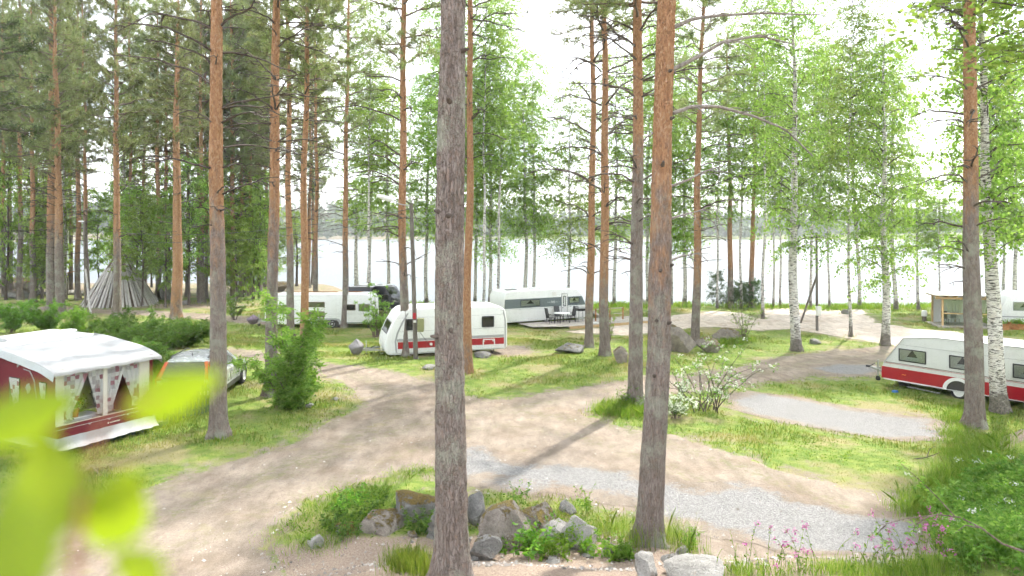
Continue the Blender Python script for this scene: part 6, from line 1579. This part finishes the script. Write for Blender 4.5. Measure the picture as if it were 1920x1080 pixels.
def clumps(name, label, centres, mat, hr, wr, per, spread, seed, lean=.5):
    rng = np.random.default_rng(seed); c = np.array([tuple(q)[:2] for q in centres]); k = rng.integers(0, len(c), per*len(c))
    x = c[k, 0]+rng.normal(size=len(k))*spread; y = c[k, 1]+rng.normal(size=len(k))*spread
    hh = rng.uniform(*hr, len(k)); V, Fg = blades(x, y, hh, rng.uniform(*wr, len(k)), rng, lean)
    o = link(name, mesh_np(name, V, [Fg], M[mat])); return tag(o, label, 'grass', None, 'stuff')
def poly_pts(poly, n, rng):
    P = np.array([tuple(hit(*q))[:2] for q in poly]); lo, hi = P.min(0), P.max(0); out = []
    while len(out) < n:
        q = lo+(hi-lo)*rng.random((n, 2)); s = poly_sd(P, q[:, 0], q[:, 1], px=False); out += [tuple(v) for v in q[s < 0]]
    return out[:n]
VERGE = [(470, 1040), (560, 965), (640, 925), (720, 895), (800, 870), (830, 860), (815, 885), (740, 915), (725, 950), (690, 990), (640, 1020), (570, 1045)]
clumps('verge_grass', 'long green verge grass sloping beside the dirt track', poly_pts(VERGE, 70, rng), 'tall_grass', (.04, .20), (.004, .008), 90, .20, 61, .7)
clumps('grass_tuft', 'dense grass tuft left of the big pine foot', [hit(*q) for q in ((745, 1060), (765, 1055), (785, 1058), (775, 1070), (755, 1072), (798, 1078))], 'tall_grass', (.12, .40), (.004, .008), 300, .13, 62, .45)
clumps('trunk_grass', 'long grass growing around the right foreground pine', [hit(*q) for q in ((1180, 1015), (1250, 1010), (1262, 1025), (1290, 1040), (1195, 1030), (1150, 1000), (1275, 1010))], 'tall_grass', (.15, .6), (.004, .008), 120, .16, 63, .35)
clumps('flower_grass', 'green grass among the pink flowers at the bottom edge', poly_pts([(1330, 1085), (1420, 1068), (1560, 1068), (1700, 1065), (1790, 1050), (1830, 1080), (1600, 1100), (1400, 1100)], 50, rng), 'tall_grass', (.05, .22), (.005, .009), 80, .2, 64, .4)
clumps('bank_grass', 'tall dark green grass at the foot of the right bank', poly_pts([(1690, 950), (1740, 900), (1800, 860), (1830, 830), (1900, 850), (1930, 900), (1850, 960), (1780, 990), (1720, 985)], 120, rng), 'tall_grass', (.1, .38), (.007, .012), 80, .22, 65, .6)
clumps('edge_grass', 'taller grass tufts at the end of the gravel strip', poly_pts([(1770, 830), (1775, 780), (1790, 740), (1815, 790), (1810, 830), (1850, 840), (1820, 870), (1780, 855)], 50, rng), 'tall_grass', (.08, .25), (.007, .012), 80, .2, 66)
clumps('pine_foot_grass', 'taller grass around the thick pine foot', [hit(*q) for q in ((1140, 765), (1160, 762), (1180, 768), (1150, 775), (1175, 780), (1200, 776), (1130, 775))], 'tall_grass', (.12, .4), (.012, .02), 220, .22, 67)
clumps('mound_grass', 'lush grass under the pale sapling mound', [hit(*q) for q in ((1360, 645), (1375, 645), (1390, 643), (1340, 650), (1400, 640))], 'tall_grass', (.15, .5), (.018, .03), 240, .3, 68)
clumps('shore_grass', 'tall grass fringe along the lake shore', [Vector((x, float(shore_y(x))-rng.uniform(-.6, 2.6), 0)) for x in rng.uniform(-14, 50, 260)], 'tall_grass', (.2, .65), (.03, .06), 60, .5, 69)

# unmown grass round the tree feet and stones
feet = [o.location for o in COL.objects if o.type == 'EMPTY' and o.get('category') == 'tree' and 16 < o.location.y < 62] + [o.location for o in COL.objects if o.get('category') == 'boulder' and o.location.y > 15]
clumps('foot_grass', 'unmown grass ringing the tree feet and stones', feet, 'tall_grass', (.05, .20), (.010, .02), 70, .30, 70, .6)
def herbs(name, label, pts, mat, hr, leaf, per, seed, kind='simple', stemmat='leaf', flowers=None, cat='herbs', nstem=1, stuff=True, fscale=1.0):
    """upright leafy stems; kind 'fern' gives feathery fronds"""
    rng = np.random.default_rng(seed); lines, C, A, L, Wd, FC = [], [], [], [], [], []
    for q in pts:
        x, y = q[0], q[1]; z = gz(x, y)
        for s in range(nstem):
            hh = rng.uniform(*hr); m = arc((x+rng.normal()*.04, y+rng.normal()*.04, z-.02), rng.uniform(0, 6.28), 1.45, rng.uniform(.5, 1.3) if kind != 'fern' else rng.uniform(-.1, .7), hh, 6, rng, .1)
            lines.append((m, np.linspace(.006, .002, 7)))
            for j in range(per):
                t = rng.uniform(.2 if kind != 'fern' else .1, 1)*5.999; i0 = int(t); c = m[i0]*(1-(t-i0))+m[i0+1]*(t-i0); tan = unit(m[min(6, i0+1)]-m[i0])
                if kind == 'fern':
                    sdv = unit(np.cross(tan, rng.normal(size=3)*.15+np.array([0, 0, 1.0])))*rng.choice([-1, 1]); ll = leaf*(1.15-t/6)*1.6
                    for g in range(4): C.append(c+sdv*ll*(.2+.22*g)); A.append(tan+sdv*.3+rng.normal(size=3)*.1); L.append(ll*.42); Wd.append(ll*.16)
                    C.append(c+sdv*ll*.5); A.append(sdv); L.append(ll); Wd.append(ll*.14)
                else:
                    a = rng.normal(size=3); a[2] = rng.uniform(-.5, .35); a = unit(a); ll = leaf*rng.uniform(.6, 1.2)*(1.2-.5*t/6)
                    C.append(c+a*ll*.55); A.append(a); L.append(ll); Wd.append(ll*.5)
            if flowers and rng.random() < flowers[1]: FC.append(m[-1])
    A = np.array(A); C = np.array(C); L = np.array(L); Wd = np.array(Wd)
    c0 = Vector((float(C[:, 0].mean()), float(C[:, 1].mean()), 0)); c0.z = gz(c0.x, c0.y); off = np.array(tuple(c0))
    t = thing(name, label, cat, c0)
    if stuff: t['kind'] = 'stuff'
    link('stems', lines_mesh('stems', [(m-off, r) for m, r in lines], M[stemmat], 3), t)
    link('leaves', leafmesh('leaves', C-off, A, L, Wd, M[mat], rng, .45), t)
    if FC:
        FC = np.array(FC)-off; k = 14; s = flowers[2]; P = np.repeat(FC, k, 0)+rng.normal(size=(len(FC)*k, 3))*np.array([s, s, s*.35 if flowers[0] == 'white_petal' else s*1.2])
        link('blossoms', leafmesh('blossoms', P, rng.normal(size=P.shape)*np.array([1, 1, .3]), .030*fscale, .026*fscale, M[flowers[0]], rng, .6 if flowers[0] == 'white_petal' else 0), t)
    return t
BANK = [(1740, 962), (1790, 925), (1850, 898), (1925, 885), (1960, 930), (1960, 1085), (1800, 1085), (1790, 1030), (1750, 985)]
herbs('cow_parsley', 'dense feathery cow parsley covering the right bank', poly_pts(BANK, 420, rng), 'herb', (.4, .95), .20, 12, 71, 'fern', flowers=('white_petal', .05, .05), fscale=1.3)
herbs('bank_herbs', 'bright green leafy herbs between the cow parsley on the right bank', poly_pts(BANK, 380, rng), 'herb', (.25, .75), .12, 14, 72)
herbs('pink_flowers', 'pink campion flowers along the bottom edge', poly_pts([(1330, 1082), (1440, 1055), (1600, 1062), (1720, 1040), (1760, 1020), (1800, 1060), (1790, 1088), (1500, 1092)], 75, rng), 'leaf', (.30, .75), .055, 8, 73, flowers=('pink_petal', .6, .022), cat='flowers')
herbs('verge_herbs', 'broad leaved weeds in the verge left of the boulders', poly_pts([(600, 990), (660, 960), (720, 945), (740, 960), (700, 1000), (640, 1020)], 60, rng), 'deep_leaf', (.2, .5), .10, 14, 74)
herbs('bank_weeds', 'pale broad leaved weeds in the upper verge by the track', poly_pts([(620, 955), (660, 930), (690, 940), (650, 970)], 30, rng), 'leaf', (.2, .45), .09, 14, 75)
def one_herb(name, label, px, py, n, hr, leaf, per, seed, kind='simple', mat='leaf', sp=.14, nstem=2):
    r = np.random.default_rng(seed); b = hit(px, py); return herbs(name, label, [(b.x+r.normal()*sp, b.y+r.normal()*sp) for _ in range(n)], mat, hr, leaf, per, seed, kind, cat='plant', nstem=nstem, stuff=False)
one_herb('leafy_plant', 'large leafy plant with fern fronds over the sloping boulder', 985, 1048, 9, (.45, .85), .13, 18, 81, sp=.22)
one_herb('fern', 'pale feathery fern beside the large leafy plant', 1020, 1040, 7, (.5, .85), .16, 16, 82, 'fern', sp=.15)
one_herb('fern', 'bright yellow green fern left of the front right trunk', 1165, 1048, 8, (.35, .6), .13, 18, 83, 'fern', sp=.12)
one_herb('leafy_plant', 'glossy leafed plant hanging over the pale boulder', 1120, 1035, 8, (.3, .55), .12, 14, 84, sp=.2)
one_herb('leafy_plant', 'small plant with paired leaves on the bank soil', 1075, 1030, 5, (.3, .5), .09, 10, 85, sp=.14)
one_herb('leafy_plant', 'low green weeds between the dark squared boulder and the slope', 930, 1040, 7, (.15, .35), .08, 12, 91, sp=.2)
one_herb('leafy_plant', 'weeds sprouting behind the flat topped slab', 1040, 985, 7, (.15, .4), .07, 12, 92, sp=.2)
one_herb('nettle_clump', 'dark nettles in the gap between two boulders', 790, 1000, 10, (.3, .6), .09, 20, 86, mat='deep_leaf', sp=.1)
one_herb('sapling', 'thin sapling with light leaves standing above the bank', 1100, 965, 3, (.5, .75), .08, 16, 87, sp=.06)
one_herb('sapling', 'small sapling in front of the gravel pitch', 975, 945, 4, (.4, .65), .075, 14, 88, sp=.12)
one_herb('thistle', 'upright green thistle right of the front right trunk', 1288, 1030, 4, (.4, .6), .10, 18, 89, 'fern', sp=.06)
one_herb('leafy_plant', 'small shoot at the right caravan end of the lawn', 1905, 760, 6, (.6, 1.2), .11, 16, 90, sp=.2)

# ------------------------------------------------------------------ bare branch reaching in at the lower right, fallen twig
def scatter_stones():
    rng = np.random.default_rng(91); n = 16000; Y = 10.5+26*rng.random(n)**1.6; X = (rng.random(n)*2-1)*Y*.74; s1 = bilin(np.minimum(REG['road'], REG['grav1']), X, Y); li = bilin(lit, X, Y)
    k = ((s1 < .2) & (rng.random(n) < .12+.6*np.exp(-np.abs(s1)*2.2))) | ((li > .5) & (rng.random(n) < .5)); X, Y = X[k], Y[k]; n = len(X)
    r = rng.gamma(2.0, .007, n)+.008; Z = bilin(GZ, X, Y)+.012
    B = np.array([[1, 0, 0], [-.5, .87, 0], [-.5, -.87, 0], [.1, .1, .75], [0, 0, -.4]]); a = rng.uniform(0, 6.28, n); c, s = np.cos(a), np.sin(a); st = rng.uniform(.6, 1.3, (n, 1, 3)); P = B[None]*st*r[:, None, None]
    V = np.stack([P[..., 0]*c[:, None]-P[..., 1]*s[:, None]+X[:, None], P[..., 0]*s[:, None]+P[..., 1]*c[:, None]+Y[:, None], P[..., 2]+Z[:, None]], -1).reshape(-1, 3)
    T = (np.arange(n)[:, None, None]*5+np.array([[0, 1, 3], [1, 2, 3], [2, 0, 3]])[None]).reshape(-1, 3)
    k = NT('pebble'); g = k.n('ShaderNodeNewGeometry'); m = k.done(k.bsdf(k.ramp(g.outputs['Random Per Island'], [(0, (.10, .085, .075)), (.4, (.24, .22, .20)), (.8, (.36, .33, .30)), (1, (.5, .48, .45))]), .85))
    tag(link('pebbles', mesh_np('pebbles', V, [T], m)), 'loose pebbles and litter strewn over the tracks', 'pebbles', None, 'stuff')
scatter_stones()
def lawn_weeds():
    rng = np.random.default_rng(95); n = 7000; Y = 14+36*rng.random(n)**1.5; X = (rng.random(n)*2-1)*Y*.74; s1 = bilin(SDALL, X, Y); pt = fbm(X*.35+9, Y*.35, oct=3, seed=44)
    k = (s1 > .1) & (pt > .54) & (bilin(lit, X, Y) < .4); X, Y = X[k], Y[k]; X, Y = np.repeat(X, 7)+rng.normal(size=7*len(X))*.09, np.repeat(Y, 7)+rng.normal(size=7*len(Y))*.09; n = len(X)
    C = np.stack([X, Y, bilin(GZ, X, Y)+rng.uniform(.01, .07, n)], 1); A = rng.normal(size=(n, 3))*np.array([1, 1, .35])
    tag(link('lawn_weeds', leafmesh('lawn_weeds', C, A, rng.uniform(.03, .07, n), rng.uniform(.02, .04, n), M['leaf'], rng, .8)), 'low broad leaved weeds spotting the lawn', 'weeds', None, 'stuff')
lawn_weeds()
def bare_branch():
    Y0 = 9.0; P = [(1990, 1075), (1935, 1040), (1880, 1020), (1840, 990), (1800, 970), (1760, 965), (1700, 972), (1650, 985)]
    b = at(1990, 1075, Y0); b.z = gz(b.x, b.y); t = thing('bare_branch', 'thin grey branch with few leaves reaching in at the lower right', 'branch', b)
    A = np.array([tuple(at(x, y, Y0-.05*i)-b) for i, (x, y) in enumerate(P)]); rng = np.random.default_rng(9)
    A = np.vstack([[0, .1, -.05], A]); ln = [(A, np.linspace(.02, .003, len(A)))]
    C = []
    for (i, pts) in ((5, [(1790, 968), (1760, 935), (1730, 905), (1690, 870)]), (4, [(1840, 990), (1810, 985), (1790, 1000)]), (7, [(1660, 985), (1645, 1000), (1665, 1020)]), (6, [(1745, 966), (1715, 985), (1712, 1000)])):
        B = np.array([tuple(at(x, y, Y0-.3)-b) for x, y in pts]); ln.append((B, np.linspace(.010, .003, len(B)))); C += [B[j]+rng.normal(size=3)*.04 for j in range(1, len(B)) for _ in range(9)]
    link('stem', lines_mesh('stem', ln, M['twig'], 6), t); C = np.array(C); link('leaves', leafmesh('leaves', C, rng.normal(size=C.shape), .075, .03, M['leaf'], rng), t)
    q = hit(1740, 862); f = thing('fallen_twig', 'small dark forked twig lying on the right lawn', 'twig', q)
    link('stem', lines_mesh('stem', [(np.array([[-.35, 0, .02], [0, .05, .05], [.3, -.03, .2]]), np.array([.018, .015, .006])), (np.array([[0, .05, .05], [.1, .1, .25], [.25, .1, .33]]), np.array([.012, .01, .004]))], M['dark_bark'], 5), f)
bare_branch()

# ------------------------------------------------------------------ the leafy twig right in front of the lens
def lens_twig():
    k = NT('young_leaf'); p = k.obj(); c = k.ramp(k.noise(p, 30, 3), [(.3, (.16, .26, .018)), (.7, (.22, .32, .025))])
    d = k.bsdf(c, .45, spec=.3); tr = k.n('ShaderNodeBsdfTranslucent'); k.set(tr.inputs[0], k.mix(1.0, c, (1.5, 1.35, .5), 'MULTIPLY')); mx_ = k.n('ShaderNodeMixShader', Fac=.6)
    k.t.links.new(d, mx_.inputs[1]); k.t.links.new(tr.outputs[0], mx_.inputs[2]); M['young_leaf'] = k.done(mx_.outputs[0])
    M['red_stem'] = m_plain('red_stem', (.22, .08, .03), .5)
    base = Vector((-.75, .30, gz(-.75, .30))); t = thing('tall_sapling', 'blurred yellow green leaves of a sapling close to the camera', 'sapling', base)
    def leaf(px, py, d, wpx, hpx, ang, tiltx, tilty):
        c = at(px, py, d)-base; s = d/F; n = 9; V = []; L = hpx*s; Wd = wpx*s
        ca, sa = math.cos(math.radians(ang)), math.sin(math.radians(ang))
        for j in range(n+1):
            v = j/n; prof = math.sin(math.pi*v**.8)**.8*(1-.15*v)+.02
            for u in (-1, -.5, 0, .5, 1):
                x = u*Wd/2*prof; y = (v-.5)*L; zz = .12*Wd*abs(u)**1.5*prof+.10*L*(v-.5)**2
                V.append(c+Vector((x*ca-y*sa, zz+tiltx*y+tilty*x, x*sa+y*ca)))
        me = mesh_np('leaf', np.array([tuple(v) for v in V]), [grid_faces(5, n+1)], M['young_leaf'], smooth=True); link('leaf', me, t)
    D = .19
    leaf(78, 918, D, 150, 210, 15, .3, .2); leaf(215, 958, D*1.02, 120, 190, -30, -.2, .3); leaf(325, 738, D*1.1, 95, 190, -68, .1, .1)
    leaf(45, 782, D*.98, 110, 190, -70, .3, -.2); leaf(255, 1072, D*1.0, 90, 130, 62, .2, .1); leaf(15, 1040, D*.8, 150, 220, 28, .5, .5)
    st = [at(205, 760, D*1.1), at(170, 850, D*1.05), at(150, 960, D), at(135, 1100, D), at(60, 1500, D*1.1), Vector((-.35, .22, 5.2)), Vector((-.6, .28, 3.5)), Vector(base)-Vector((0, 0, .1))]
    MB().tube([p-base for p in st], [.0006, .0008, .001, .0012, .003, .007, .014, .02], 7).build('stem', M['red_stem'], t, smooth=True)
    for (a, b_) in (((170, 850), (250, 860)), ((160, 900), (90, 830)), ((205, 760), (300, 745)), ((150, 960), (200, 1010))):
        MB().tube([at(*a, D*1.05)-base, at(*b_, D*1.05)-base], [.0008, .0006], 6).build('leaf_stalk', M['red_stem'], t)
lens_twig()

# ------------------------------------------------------------------ the wooded far shore
def far_forest():
    rng = np.random.default_rng(55); n = 3000
    y = rng.uniform(572, 800, n); x = (rng.random(n)*2-1)*(y*.85)
    z = ground(x, y); ok = z > LAKE_Z+.5; x, y, z = x[ok], y[ok], z[ok]; n = len(x)
    hh = rng.uniform(9, 17, n); Vs = []; m = 18
    t = rng.random((n, m)); kind = rng.random(n) < .6
    r = np.where(kind[:, None], (1-t)**.8*2.4, np.sin(np.pi*np.clip(t, .05, 1))**.7*3.0)*rng.uniform(.5, 1.1, (n, m)); a = rng.uniform(0, 6.28, (n, m))
    C = np.stack([x[:, None]+r*np.cos(a), y[:, None]+r*np.sin(a), z[:, None]+1+t*hh[:, None]], -1).reshape(-1, 3)
    A = rng.normal(size=C.shape)*np.array([1, 1, .6]); V, Fq = leafquads(C, unit(A), 4.0, 3.0, rng)
    o = link('far_forest', mesh_np('far_forest', V, [Fq], M['far'])); tag(o, 'wooded hills along the opposite lake shore', 'forest', None, 'stuff')
M['far'] = m_leaf('far_foliage', [(.035, .065, .028), (.055, .095, .034), (.085, .13, .04), (.10, .15, .05)], .3, zvar=.02)
far_forest()

# ------------------------------------------------------------------ the air: a thin bright summer haze
k = NT('haze'); vol = k.n('ShaderNodeVolumePrincipled', Color=(.95, .975, 1.0), Density=.0004, Anisotropy=.45); k.t.links.new(vol.outputs[0], k.out.inputs['Volume'])
hz = MB().b2((-1100, -130, -8), (1100, 2300, 75)).build('haze', k.m); hz['kind'] = 'stuff'; hz['label'] = 'thin bright summer haze over the lake'
